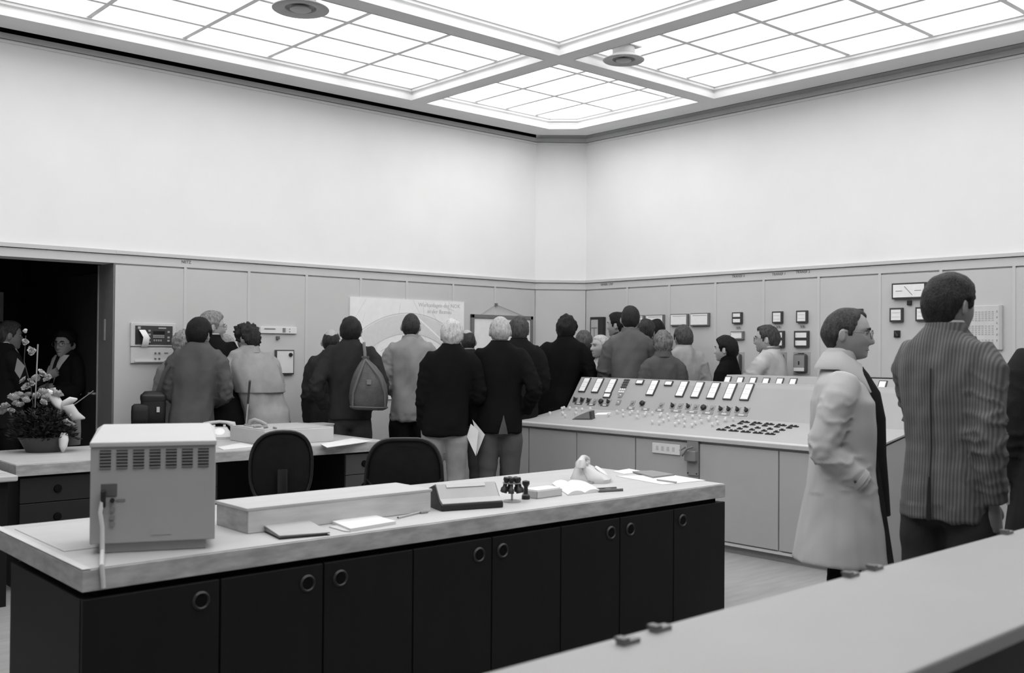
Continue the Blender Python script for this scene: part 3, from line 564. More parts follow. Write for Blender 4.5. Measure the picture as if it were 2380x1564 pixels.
# small things lying on the console desk
M = DM(1357, 974); t = thing('hole_punch', 'dark desk punch lying on the left part of the control console', 'desk punch', M.translation)
wl('base', MB().box(-.1, -.035, 0, .1, .035, .008, M @ Matrix.Rotation(.25, 4, 'Z')), plastic(.08), t, bevel=.002)
wl('lever', MB().loft([[(M @ Matrix.Rotation(.25, 4, 'Z')) @ Vector((x, y, z)) for y, z in ((-.028, .01), (-.028, h), (.028, h), (.028, .01))] for x, h in ((-.08, .02), (-.02, .045), (.07, .075), (.085, .07))]), plastic(.22), t); wl('end_cap', MB().box(.078, -.03, .008, .1, .03, .075, M @ Matrix.Rotation(.25, 4, 'Z')), plastic(.05), t, bevel=.003)
M = DM(1400, 962); t = link('paper_slip', MB().box(-.06, -.04, .0015, .07, .04, .004).mesh('slip'), paper(.85)); t.matrix_local = M @ Matrix.Rotation(.4, 4, 'Z'); tag(t, 'white paper slip beside the desk punch on the control console', 'paper')
# sign and hook bracket on the front
t = bxo('sign_plate', 6.258, 5.05, .692, 6.270, 5.33, .772, paper(.62), None, .002); tag(t, 'white label plate with faint marks on the console front', 'sign')
for k in range(4): wl('mark', MB().box(6.2572, 5.10+k*.055, .715, 6.258, 5.125+k*.055, .75), mat('mark_grey', .45), t)
t = thing('wall_bracket', 'grey metal bracket with a hook on the console front', 'bracket', (6.26, 4.92, .55))
wl('plate', MB().box(6.252, 4.868, .55, 6.268, 4.975, .82), mat('bracket_grey', .22, .4, .4), t, bevel=.002)
wl('cup', MB().box(6.215, 4.868, .66, 6.253, 4.975, .74), mat('bracket_grey2', .2, .4, .4), t, bevel=.006); wl('hook', MB().tube([(6.25, 4.99, .76), (6.2, 5.0, .74), (6.19, 4.97, .70), (6.2, 4.93, .755), (6.23, 4.9, .77)], .008, 8), plastic(.12), t, smooth=True)
for y in (4.88, 4.963): wl('screw', MB().lathe([(.001, 0), (.006, 0), (.005, .004), (.001, .004)], 10, M=frame((6.252, y, .565), (0, -1, 0), (0, 0, 1))), M_blk, t)
# ================================================================== second console behind
rc = thing('rear_console', 'second grey meter console standing behind the main console', 'control console', (7.4, 4.3, 0))
RB, RC = Vector((7.20, 0, 1.06)), Vector((7.34, 0, 1.30)); RY0, RY1 = 2.9, 5.40
wl('body', ext([(7.19, 0), (7.19, 1.04), (7.33, 1.29), (7.47, 1.29), (7.5, 1.0), (7.5, 0)], RY0, RY1), M_con2, rc)
wl('meter_panel', ext([(7.18, 1.025), (7.335, 1.302), (7.48, 1.302), (7.48, 1.29), (7.34, 1.29), (7.19, 1.02)], RY0, RY1), M_con, rc, bevel=.003)
rn = (RC-RB).normalized(); RN = Vector((-rn.z, 0, rn.x))
for x, y in ((1692, 884), (1721, 885), (1751, 886), (1781, 887.5), (1813, 888), (1844, 889), (2052, 895)):
    meter(rc, frame(onplane(x, y, RB, RN)-rn*.03, (0, -1, 0), rn), .07, .13)
o = wl('key_block', cbox(.03, .05, .008, frame(onplane(2020, 892, RB, RN), (0, -1, 0), rn)), plastic(.05), rc)
a = atx(2018, 880, 7.4); wl('cover_strip', MB().box(7.36, a.y-.22, 1.302, 7.46, a.y, 1.312), plastic(.03), rc)
# ================================================================== things mounted on the walls
def LW(x, y, off=0): return frame(aty(x, y, YL-off), (1, 0, 0), (0, 0, 1))
def RW(x, y, off=0): return frame(atx(x, y, XR-off), (0, -1, 0), (0, 0, 1))
def lsize(x0, y0, x1, y1):
    a, b = aty(x0, y0, YL), aty(x1, y1, YL); return b.x-a.x, a.z-b.z, LW((x0+x1)/2, (y0+y1)/2)
def rsize(x0, y0, x1, y1):
    a, b = atx(x0, y0, XR), atx(x1, y1, XR); return a.y-b.y, a.z-b.z, RW((x0+x1)/2, (y0+y1)/2)
def wbox(w, h, d, M): return MB().box(-w/2, -h/2, -.0, w/2, h/2, d, M)
# printing recorder on the left wall
w, h, M = lsize(303, 750, 406, 806)
t = thing('printer_unit', 'dark-faced printing recorder with paper tongue on the left wall', 'recorder', M.translation)
wl('bezel', wbox(w, h, .025, M), mat('bezel_pale', .55, .5, .3), t, bevel=.004)
fp = wl('front_plate', MB().box(-w*.41, -h*.41, .025, w*.42, h*.38, .032, M), plastic(.045), t)
wl('paper_slot', MB().box(-w*.4, -h*.38, .032, -w*.19, h*.2, .034, M), M_blk, fp)
wl('paper_tongue', MB().loft([[M @ Vector((x, y, z)) for x in (-w*.34+dx, -w*.2+dx)] + [M @ Vector((x, y, z+.002)) for x in (-w*.2+dx, -w*.34+dx)] for y, z, dx in ((h*.2, .035, 0), (h*.05, .06, .01), (-h*.12, .07, .025), (-h*.45, .055, .02), (-h*.52, .04, .018))]), paper(.75), t, smooth=True)
for k in range(4): wl('button', MB().box(-w*.13, h*(.17-.16*k)-.008, .032, -w*.08, h*(.17-.16*k)+.008, .037, M), plastic(.3), fp)
wl('display', MB().box(-w*.02, h*.03, .032, w*.24, h*.16, .034, M), plastic(.012, .2), fp)
for i in range(6):
    for j in range(2): wl('button', MB().box(-w*.02+i*w*.043, -h*.06-j*h*.07, .032, -w*.02+i*w*.043+w*.034, -h*.01-j*h*.07, .036, M), plastic(.3), fp)
for i in range(4): wl('button', MB().box(-w*.01+i*w*.05, -h*.28, .032, w*.02+i*w*.05, -h*.2, .036, M), plastic(.28), fp)
for k in (.13, -.11, -.25): wl('button', MB().box(w*.3, h*k-.008, .032, w*.35, h*k+.008, .037, M), plastic(.33), fp)
wl('badge', MB().box(-w*.36, h*.24, .032, -w*.3, h*.34, .034, M), plastic(.4), fp); wl('name_strip', MB().box(w*.1, h*.26, .032, w*.27, h*.31, .034, M), plastic(.4), fp)
w, h, M = lsize(303, 807, 406, 844)
t = thing('switch_unit', 'pale rack panel with four small switches below the printing recorder', 'switch panel', M.translation)
wl('plate', wbox(w, h, .02, M), mat('bezel_pale', .55), t, bevel=.003); wl('lower_lip', MB().box(-w*.42, -h*.42, .02, w*.42, -h*.3, .03, M), mat('lip_pale', .65), t)
for i in range(2):
    for j in range(2): wl('switch', MB().lathe([(.001, .02), (.009, .02), (.006, .034), (.001, .035)], 12, M=M @ Matrix.Translation((w*(.04+.09*i), h*(.14-.36*j), 0))), plastic(.15), t, smooth=True)
wl('type_strip', MB().box(w*.24, h*.1, .02, w*.33, h*.18, .022, M), plastic(.2), t)
w, h, M = lsize(604, 759, 688, 776)
t = thing('wall_device', 'narrow pale wall panel with a slot and small display above the trench coat', 'wall panel', M.translation)
wl('plate', wbox(w, h, .02, M), mat('pale_plate', .68, .5, .3), t, bevel=.003); wl('slot', MB().box(-w*.4, h*.1, .02, -w*.1, h*.25, .022, M), plastic(.15), t); wl('display', MB().box(w*.1, -h*.3, .02, w*.18, h*.35, .023, M), plastic(.2), t)
for j in (-1, 1): wl('lamp', MB().lathe([(.001, .02), (.006, .02), (.001, .026)], 10, M=M @ Matrix.Translation((w*.3, j*h*.2, 0))), plastic(.2), t)
w, h, M = lsize(638, 780, 650, 790); t = link('key_lock', wbox(.03, .03, .03, M).mesh('lock'), plastic(.12), None, bevel=.004); tag(t, 'small dark key lock on the left wall below the narrow panel', 'lock')
w, h, M = lsize(638, 813, 680, 870)
t = thing('wall_meter_box', 'white-faced box with dark rim on the left wall behind the trench coat', 'wall panel', M.translation)
wl('rim', wbox(w, h, .03, M), plastic(.06), t, bevel=.003); wl('face', MB().box(-w*.44, -h*.44, .03, w*.44, h*.45, .033, M), mat('pale_plate', .68), t); wl('knob', MB().lathe([(.001, .03), (.02, .03), (.016, .05), (.001, .05)], 12, M=M @ Matrix.Translation((w*.28, h*.3, 0))), M_blk, t)
# map
a, b = aty(812, 690, YL), aty(1077, 702, YL); mw = b.x-a.x; zt_ = (a.z+b.z)/2; mh = 1.02
M = frame((a.x+mw/2, YL-.001, zt_-mh/2), (1, 0, 0), (0, 0, 1))
t = thing('wall_map', 'large pale printed map with an arc-shaped band on the left wall', 'map', M.translation)
wl('sheet', wbox(mw, mh, .012, M), paper(.78), t)
def arcband(r0, r1, a0, a1, cx, cz, z, n=24):
    rg = [[M @ Vector((cx+r*math.cos(R(q)), cz+r*math.sin(R(q)), z)) for r in (r0, r1)] for q in [a0+(a1-a0)*k/n for k in range(n+1)]]
    rg2 = [g+[g[1]-Vector((0, .0006, 0)), g[0]-Vector((0, .0006, 0))] for g in rg]; return MB().loft(rg2)
cx, cz = 0.0, -mh*.62
wl('river_band', arcband(.80, .99, 50, 128, cx, cz, .0125), mat('map_band', .64, .8, .1, .03, 30), t)
for k, (r_, a0, a1) in enumerate(((.79, 48, 135), (1.0, 48, 132), (.7, 60, 120))): wl('contour_line', arcband(r_, r_+.006, a0, a1, cx, cz, .0128), mat('map_line', .5), t)
rnd = random.Random(3)
for k in range(26):
    x, y = rnd.uniform(-.47, .47)*mw, rnd.uniform(-.3, .46)*mh; q = rnd.uniform(0, 3.14); l = rnd.uniform(.04, .16)
    wl('road_line', MB().box(-l, -.002, .0128, l, .002, .0133, M @ Matrix.Translation((max(-mw*.45, min(mw*.45, x)), y, 0)) @ Matrix.Rotation(q, 4, 'Z')), mat('map_line2', .62), t)
wl('highway', MB().box(-.35, -.008, .0129, .35, .008, .0135, M @ Matrix.Translation((mw*.26, mh*.13, 0)) @ Matrix.Rotation(-.62, 4, 'Z')), paper(.84), t)
for s, y in (('Werkanlagen der NOK', mh*.5-.05), ('in der Beznau', mh*.5-.115)): text('lettering', s, .058, pmat(t).inverted() @ M @ Matrix.Translation((mw*.27, y, .0125)), mat('map_ink', .4, .8, .1), t, .0004, 'LEFT' if False else 'CENTER')
text('lettering', 'Unterwasserkanal', .035, pmat(t).inverted() @ M @ Matrix.Translation((-.1, -mh*.02, .0125)), mat('map_ink', .4), t, .0004)
# framed notice hung on a string
a, b = aty(1093, 730, YL), aty(1236, 736, YL); w = b.x-a.x; h = 1.0; zt_ = a.z
M = frame((a.x+w/2, YL-.002, zt_-h/2), (1, 0, 0), (0, 0, 1))
t = thing('hanging_frame', 'framed white notice hung from a nail by a string on the left wall', 'picture frame', M.translation)
fm = mat('frame_grey', .17, .5, .3)
for q in ((-w/2, h/2-.04, w/2, h/2), (-w/2, -h/2, w/2, -h/2+.04), (-w/2, -h/2, -w/2+.04, h/2), (w/2-.04, -h/2, w/2, h/2)): wl('frame_bar', MB().box(q[0], q[1], 0, q[2], q[3], .025, M), fm, t, bevel=.003)
wl('sheet', MB().box(-w/2+.03, -h/2+.03, 0, w/2-.03, h/2-.03, .012, M), paper(.78), t)
nl = aty(1151, 708, YL); wl('nail', MB().box(nl.x-.012, YL-.03, nl.z-.015, nl.x+.012, YL, nl.z+.015), plastic(.15), t)
wl('string', MB().tube([M @ Vector((-w*.35, h/2, .012)), (nl.x, YL-.015, nl.z), M @ Vector((w*.35, h/2, .012))], .003, 5), plastic(.35), t)
# instruments on the right wall
def wmeter(x0, y0, x1, y1, label, kind=None, name='wall_meter', cat='meter'):
    w, h, M = rsize(x0, y0, x1, y1); t = thing(name, label, cat, M.translation, 0, 'meters on the right wall')
    bw = min(.018, w*.13)
    if kind == 'double':
        wl('housing', wbox(w, h, .03, M), M_mf, t, bevel=.003)
        for s in (1, -1):
            f = wl('dial_face', MB().box(-w/2+bw, s*h*.24-h*.15, .03, w/2-bw, s*h*.24+h*.15, .032, M), M_face, t); wl('pointer', MB().box(-w*.3, s*h*.24-h*.12, .032, -w*.285, s*h*.24+h*.1, .033, M), mat('scale_grey', .42), f)
    elif kind == 'white':
        wl('housing', wbox(w, h, .03, M), plastic(.16), t, bevel=.003); f = wl('dial_face', MB().box(-w/2+bw*.4, -h/2+bw*.7, .03, w/2-bw, h/2-bw*.6, .032, M), M_face, t); wl('scale_arc', MB().box(-w*.36, h*.28, .032, w*.4, h*.34, .033, M), mat('scale_grey', .42), f)
    elif kind == 'big':
        wl('housing', wbox(w, h, .04, M), M_mf, t, bevel=.003); f = wl('dial_face', MB().box(-w/2+.014, -h/2+.014, .04, w/2-.014, h/2-.014, .042, M), M_face, t)
        for s in (-1, 1): wl('scale_line', MB().box(s*w*.28-w*.1, -.002, .042, s*w*.28+w*.1, .002, .043, M), mat('scale_dark', .1), f)
        wl('pointer', MB().box(-.002, -h*.38, .042, .002, h*.38, .0435, M @ Matrix.Rotation(.75, 4, 'Z')), mat('scale_dark', .1), f)
    elif kind == 'relay':
        wl('back_plate', wbox(w*1.3, h*1.18, .006, M), mat('relay_plate', .36), t)
        wl('housing', wbox(w, h, .05, M), plastic(.06), t, bevel=.02); f = wl('window', MB().box(-w*.4, -h*.44, .05, w*.4, h*.42, .053, M), plastic(.28, .25), t); wl('label', MB().box(-w*.4, -h*.42, .053, w*.4, -h*.24, .0545, M), paper(.72), f)
        for k in (.02, -.08): wl('lamp', MB().box(-w*.06, h*k, .053, w*.04, h*k+.015, .055, M), M_blk, f)
        wl('knob', MB().box(-w*.2, h*.46, .0, w*.2, h*.54, .03, M), M_blk, t, bevel=.003)
    else:
        wl('housing', wbox(w, h, .03, M), M_mf, t, bevel=.003); f = wl('dial_face', MB().box(-w/2+bw, -h/2+bw, .03, w/2-bw, h/2-bw, .032, M), M_face, t)
        for k in (-.15, .15): wl('scale_line', MB().box(-w*.3, h*k-.0015, .032, w*.3, h*k+.0015, .033, M), mat('scale_grey', .42), f)
    return t
wmeter(1705, 726, 1727, 752, 'small twin meter with two pale windows, top of the leftmost meter column', 'double')
wmeter(1702, 770, 1731, 789, 'small wide meter below the twin meter in the leftmost column', 'white')
wmeter(1700, 822, 1726, 866, 'dark relay with rounded window behind the dark-haired woman', 'relay')
wmeter(1798, 724, 1821, 751, 'square meter at the top of the middle column behind the scarf-wearing man')
wmeter(1794, 769, 1825, 807, 'dark twin-window meter partly hidden by the scarf-wearing man', 'double')
wmeter(1795, 822, 1824, 866, 'dark relay hidden behind the back of the scarf-wearing man', 'relay')
wmeter(1854, 722, 1879, 750, 'square meter at the top of the column left of the raincoat man')
wmeter(1849, 769, 1882, 807, 'dark twin-window meter in the column left of the raincoat man', 'double')
wmeter(1849, 822, 1879, 866, 'dark relay with pale label in the column left of the raincoat man', 'relay')
wmeter(1982, 718, 2007, 747, 'square meter hidden behind the head of the raincoat man')
wmeter(2077, 659, 2156, 693, 'large wide meter with a slanting pointer near the plaid-jacket man', 'big')
wmeter(2071, 716, 2101, 748, 'square meter below the large wide meter, its left one')
wmeter(2131, 714, 2161, 746, 'square meter below the large wide meter, beside the plaid man’s head')
wmeter(1505, 732, 1546, 758, 'wide white meter behind the tall man’s shoulder, leftmost of three', 'white')
wmeter(1562, 730, 1602, 757, 'wide white meter in the middle of the row of three', 'white')
wmeter(1608, 728, 1651, 757, 'wide white meter at the right end of the row of three', 'white')
wmeter(1478, 733, 1500, 757, 'white meter mostly hidden behind the tall man’s head', 'white')
wmeter(1515, 766, 1546, 790, 'lower white meter hidden behind the group of heads', 'white')
w, h, M = rsize(1378, 737, 1408, 800)
t = thing('recorder', 'tall black recorder with a pale window at the left end of the right wall', 'recorder', M.translation)
wl('housing', wbox(w, h, .05, M), plastic(.02), t, bevel=.006); f = wl('window', MB().box(-w*.4, -h*.4, .05, w*.12, h*.4, .052, M), plastic(.42), t); wl('needle', MB().box(-w*.18, -h*.35, .052, -w*.12, h*.1, .054, M), plastic(.2), f); wl('crossbar', MB().box(-w*.36, h*.08, .052, w*.08, h*.12, .054, M), plastic(.2), f)
w, h, M = rsize(1419, 737, 1447, 785)
t = thing('lamp_panel', 'pale indicator panel with light squares beside the black recorder', 'indicator panel', M.translation)
wl('plate', wbox(w, h, .02, M), mat('lamp_plate', .40), t, bevel=.003)
for k in range(6): wl('lamp', MB().box(-w*.4, h*(.36-.15*k)-.014, .02, -w*.1, h*(.36-.15*k)+.014, .024, M), plastic(.68), t)
for k, (x, y, lb_) in enumerate(((1717, 762, 'leftmost meter column'), (1810, 760, 'middle meter column'), (1866, 759, 'column left of the raincoat man'))):
    t = bxo('tag_plate', -.03, -.012, 0, .03, .012, .004, mat('wall_tag', .40), None, 0, RW(x, y)); tag(t, 'tiny lettered tag between the meters of the ' + lb_, 'label')
    text('lettering', 'VA', .036, RW(x, y) @ Matrix.Translation((0, 0, .004)), M_ink, t, .0004)
t = bxo('push_knob', -.02, -.02, 0, .02, .02, .02, M_blk, None, .004, RW(2115, 704)); tag(t, 'small black knob under the large wide meter', 'knob')
w, h, M = rsize(2079, 768, 2093, 784); t = thing('rotary_switch', 'small black square switch below the left square meter', 'switch', M.translation)
wl('plate', wbox(w, h, .015, M), M_blk, t, bevel=.003); wl('handle', MB().box(-.006, -h*.4, .015, .006, h*.4, .03, M @ Matrix.Rotation(.6, 4, 'Z')), plastic(.05), t)
# perforated lamp board behind the plaid man
w, h, M = rsize(2238, 711, 2331, 812)
t = thing('signal_board', 'pale signal board with rows of tiny squares beside the plaid man’s face', 'signal board', M.translation)
wl('plate', wbox(w, h, .02, M), mat('pale_plate2', .56, .5, .3), t, bevel=.003)
wl('side_strip', MB().box(w*.43, -h*.5, .02, w*.5, h*.5, .026, M), mat('side_strip', .45), t)
for r_ in range(3):
    for i in range(9):
        for j in range(5):
            x = -w*.42+i*w*.083; wl('lamp_square', MB().box(x, h*(.36-.32*r_)-j*h*.047-.006, .02, x+w*.045, h*(.36-.32*r_)-j*h*.047+.004, .0215, M), mat('lamp_sq', .40), t)
for k in range(6): wl('dot', MB().box(w*.36, h*(.36-.1*k*1.3)-.008, .02, w*.385, h*(.36-.13*k)+.008, .022, M), M_gry, t)
# ================================================================== foreground counter
t = thing('counter', 'pale out-of-focus counter top across the lower right foreground', 'counter', (2.0, 1.08, 0))
wl('top', MB().box(-1.2, .855, .915, 4.7, 1.33, .95), mat('counter_top', .29, .5, .3, .04, 2), t, bevel=.006); wl('body', MB().box(-1.15, .872, 0, 4.65, 1.31, .915), mat('counter_body', .03, .6, .2), t)
for k, (x, y) in enumerate(((1530, 1466), (1455, 1496), (2020, 1322), (1975, 1340), (2310, 1237))):
    c = atz(x, y, .95); o = thing('edge_clip', ['dark clip on the counter edge in the lower centre, the upper of the pair', 'dark clip on the counter in the lower centre, the lower of the pair', 'dark clip on the counter edge below the raincoat man, the right of the pair', 'dark clip on the counter below the raincoat man, the left of the pair', 'dark clip on the counter edge below the plaid man’s hand'][k], 'clip', (c.x, min(c.y, 1.318), .95), 0, 'clips along the counter edge')
    link('block', MB().box(-.018, -.011, 0, .03, .011, .009).mesh('block'), plastic(.17), o, bevel=.002); link('tab', MB().box(-.02, -.012, .008, -.002, .012, .014).mesh('tab'), plastic(.10), o)
# ================================================================== people
DG = bpy.context.evaluated_depsgraph_get
def remesh(mb, voxel, smooth=0, sf=.5):
    me = mb.mesh('tmp'); o = bpy.data.objects.new('tmp', me); COL.objects.link(o)
    r_ = o.modifiers.new('r', 'REMESH'); r_.mode = 'VOXEL'; r_.voxel_size = voxel; r_.adaptivity = 0
    if smooth: s_ = o.modifiers.new('s', 'SMOOTH'); s_.factor = sf; s_.iterations = smooth
    dg = DG(); dg.update(); out = bpy.data.meshes.new_from_object(o.evaluated_get(dg)); bpy.data.objects.remove(o); bpy.data.meshes.remove(me)
    out.materials.clear(); out.shade_smooth(); return out
def join_mesh(parts):
    v, f = [], []
    for me in parts:
        o = len(v); co = np.empty(len(me.vertices)*3); me.vertices.foreach_get('co', co); v += co.reshape(-1, 3).tolist()
        f += [tuple(i+o for i in p.vertices) for p in me.polygons]
    out = bpy.data.meshes.new('body'); out.from_pydata(v, [], f); out.shade_smooth(); return out
def displace(me, fn):
    n = len(me.vertices); co = np.empty(n*3); no = np.empty(n*3); me.vertices.foreach_get('co', co); me.vertices.foreach_get('normal', no)
    co = co.reshape(-1, 3); no = no.reshape(-1, 3); d = np.array([fn(Vector(c)) for c in co]); co = co+no*d[:, None]
    me.vertices.foreach_set('co', co.ravel()); me.update()
G2 = lambda v, s: math.exp(-(v/s)**2)
def sstep(a, b, x): t = max(0, min(1, (x-a)/(b-a))); return t*t*(3-2*t)
def headpt(d, face=1.0):
    x, y, z = d; X = x*.0765; Y = y*(.097 if y > 0 else .103); Z = z*(.118 if z > 0 else .112)
    if z < 0:
        k = -z; X *= 1-.22*k**1.6
        if y < 0: Y *= 1-.42*k**1.3
    X *= 1+.05*max(0, -y)*(1-abs(z))
    if y > 0:
        hr = math.sqrt(max(1e-6, 1-z*z)); pw = 3.4 if z < 0 else 2.6
        kf = min(1.9, (1-min(.9999, abs(z))**pw)**(1/pw)/hr); Y *= 1+(kf-1)*sstep(.15, .8, y/hr)
    if y > .15:
        fr = sstep(.15, .55, y)*face
        Y += fr*(.027*G2(X, .0115+.004*sstep(.0, -.025, Z))*(sstep(.028, -.022, Z)*sstep(-.042, -.03, Z)) + .004*G2(Z-.034, .012)
             - .010*(G2(X-.032, .015)+G2(X+.032, .015))*G2(Z-.014, .013) + .006*G2(X, .024)*G2(Z+.056, .006) + .005*G2(X, .02)*G2(Z+.069, .006)
             - .004*G2(X, .026)*G2(Z+.063, .0035) + .016*G2(X, .024)*G2(Z+.094, .018) + .004*(G2(X-.045, .02)+G2(X+.045, .02))*G2(Z+.018, .02) - .006*sstep(-.03, -.06, Z)*sstep(.03, .06, abs(X)))
        Y *= 1-.04*fr*sstep(.05, .1, Z)
    return Vector((X, Y, Z))
def head_grid(n, m):
    out = []
    for j in range(m+1):
        t = math.pi*(j+.02)/(m+.04)
        out.append([Vector((math.sin(t)*math.sin(2*math.pi*k/n), math.sin(t)*math.cos(2*math.pi*k/n), math.cos(t))) for k in range(n)])
    return out
HL = [(0, .078), (35, .077), (48, .072), (60, .058), (70, .026), (77, -.002), (82, -.012), (88, .024), (100, .024), (110, -.012), (122, -.05), (140, -.070), (180, -.078)]
def hairline(d, lift=0, nape=0, recede=0):
    a = math.degrees(abs(math.atan2(d.x, d.y)))
    for (a0, h0), (a1, h1) in zip(HL[:-1], HL[1:]):
        if a <= a1:
            h = h0+(h1-h0)*(a-a0)/(a1-a0); break
    if a < 60: h += lift + recede*G2(a-32, 16)
    if a > 100: h += nape*sstep(100, 140, a)
    return h
def hand(mb, W, F, N, T, curl=.35, s=1.0):
    F = Vector(F).normalized(); N = (Vector(N)-F*F.dot(Vector(N))).normalized(); T = Vector(T); T = (T-F*F.dot(T)-N*N.dot(T)).normalized(); W = Vector(W)
    rg = []
    for l, w, th in ((-.03, .026, .020), (0, .028, .018), (.03, .036, .017), (.065, .041, .015), (.095, .039, .012)):
        c = W+F*l*s; rg.append([c+T*math.cos(q)*w*s+N*math.sin(q)*th*s for q in [2*math.pi*k/12 for k in range(12)]])
    mb.loft(rg)
    for k, (off, ln) in enumerate(((.030, .070), (.010, .079), (-.010, .074), (-.029, .057))):
        p = W+F*.085*s+T*off*s; d = (F+T*off*.9).normalized(); pts = [p]; cu = curl*(1+.12*k)
        for seg in (.35, .30, .22, .13):
            q = Matrix.Rotation(0, 3, 'X'); ang = cu; ax = d.cross(N).normalized(); d = (Matrix.Rotation(ang, 3, ax) @ d).normalized(); p = p+d*ln*seg*1.05*s; pts.append(p)
        mb.tube(pts, [.0098*s, .0092*s, .0084*s, .0074*s, .0042*s], 8)
    p = W+F*.02*s+T*.028*s; d = (F*.65+T*.7+N*.25).normalized(); pts = [W+F*.0*s+T*.012*s, p]
    for seg in (.032, .028, .02): p = p+d*seg*s; pts.append(p); d = (d+F*.28+N*.18).normalized()
    mb.tube(pts, [.012*s, .0125*s, .0108*s, .0098*s, .0055*s], 8)
PC = [0]
def person(label, px_, top, D, az, top_g=.1, kind='blazer', hem=None, trousers=.05, hair=.03, style=None, arms=('down', 'down'), lean=(0, 0), bw=1.0, hyaw=0, hpitch=0, hroll=0, face=False, glasses=False, shirt=None, tie=None, skin_g=.33, vox=.0135, hero=False, seed=None, mtop=None, amp=1.0, amps=1.0, sdrop=0, woman=False, feet=.085, detail=None):
    PC[0] += 1; seed = seed or PC[0]; sv = Vector((seed*13.7, seed*5.1, seed*9.3)); rnd = random.Random(seed)
    pt = atd(px_, top, D); H = pt.z; gr = atd(px_, 800, D); ang = math.atan2(gr.y, gr.x); fwd = ang-R(az); rz = fwd-math.pi/2
    hx, hy = lean[0], lean[1]+.012
    c, s = math.cos(rz), math.sin(rz); root = thing('person', label, 'person', (gr.x-(hx*c-hy*s), gr.y-(hx*s+hy*c), 0), rz, 'visitors in the control room')
    st = dict(t=.010, tt=.016, noise=.3, nf=28, lift=0, nape=0, recede=0, bald=0, baldc=(0, -.45, .9)); st.update(style or {})
    hs = (H/1.78)**.5*(.99 if woman else 1.05)
    hc = Vector((lean[0], lean[1]+.012, H-(.118*hs+st['tt']*.9)))
    nb = Vector((lean[0]*.93, lean[1]*.9-.012, .868*H))
    def sp(zf): t = max(0, min(1, (zf-.50)/.35)); return Vector((lean[0]*t, lean[1]*t, 0))
    V = lambda x, y, zf: Vector((x*H, y*H, zf*H))
    sj = {k: sp(.8)+V(k*.0945*bw, -.004, .818-sdrop) for k in (-1, 1)}
    # arm joints
    J = {}
    for k, pose in zip((-1, 1), arms):
        S = sj[k]
        if isinstance(pose, dict): E = S+V(k*pose['e'][0], pose['e'][1], pose['e'][2]); Wp = E+V(k*pose['w'][0], pose['w'][1], pose['w'][2])
        elif pose == 'down': E = S+V(k*.026, -.008, -.175); Wp = E+V(k*.002, .035, -.145)
        elif pose == 'pocket': E = S+V(k*.06, -.062, -.155); Wp = E+V(-k*.035, .085, -.1)
        elif pose == 'folded': E = S+V(k*.05, .028, -.165); Wp = E+V(-k*.125, .078, .022)
        elif pose == 'front': E = S+V(k*.042, .0, -.17); Wp = E+V(-k*.085, .10, -.05)
        elif pose == 'akimbo': E = S+V(k*.105, -.05, -.13); Wp = E+V(-k*.075, .06, -.125)
        elif pose == 'up': E = S+V(k*.03, .06, -.15); Wp = E+V(-k*.05, .11, .07)
        J[k] = (S, E, Wp)
    # --- body (one mesh: trunk, legs, arms, neck, head, hands)
    parts = []
    mb = MB()
    mb.loft([[sp(zf)+Vector((w*bw*.9*H*math.cos(q), y0*H+d*bw*.85*H*math.sin(q), zf*H)) for q in [2*math.pi*i/16 for i in range(16)]] for zf, w, d, y0 in ((.47, .07, .055, -.005), (.55, .085, .06, -.005), (.62, .075, .055, 0), (.72, .085, .058, 0), (.79, .085, .05, 0), (.825, .05, .042, -.004), (.84, .035, .034, -.006))])
    for k in (-1, 1):
        S, E, Wp = J[k]; mb.tube([S+V(-k*.05, 0, 0), S, (S+E)/2, E, (E+Wp)/2, Wp, Wp+(Wp-E).normalized()*.02], [.020*H, .022*H, .022*H, .020*H, .018*H, .0155*H, .015*H], 10)
        mb.tube([V(k*.045, 0, .5), V(k*.05, .004, .40), V(k*.05, .004, .28), V(k*feet*.7, -.006, .15), V(k*feet*.7, -.01, .04), V(k*feet*.75, .03, .022), V(k*feet*.8, .08, .016)], [.045*H, .04*H, .03*H, .027*H, .02*H, .018*H, .013*H], 10)
    parts.append(remesh(mb, .022))
    res = (64, 54) if hero else (44, 36)
    Rh = Euler((R(-hpitch), R(hroll), R(-hyaw)), 'YXZ').to_matrix(); HM = Matrix.Translation(hc) @ Rh.to_4x4() @ Matrix.Scale(hs, 4)
    grid = head_grid(*res); mb = MB(); mb.loft([[HM @ headpt(d) for d in row] for row in grid])
    mb.tube([nb+Vector((0, -.0, -.06*H)), nb, HM @ Vector((0, -.028, -.04))], [.038*H*(.85 if woman else 1), .034*H*(.85 if woman else 1), .054*hs], 14)
    for k in (-1, 1):
        rg = []
        for u_, th in ((-.007, .35), (0, .9), (.006, 1), (.010, .78)):
            rg.append([HM @ Vector((k*(.0755+u_+.006*max(0, -math.cos(q))), -.018+.017*th*math.cos(q), -.004+.031*th*math.sin(q))) for q in [2*math.pi*i/14 for i in range(14)]])
        mb.loft(rg)
    parts.append(remesh(mb, .0048 if hero else .0066, 1, .4))
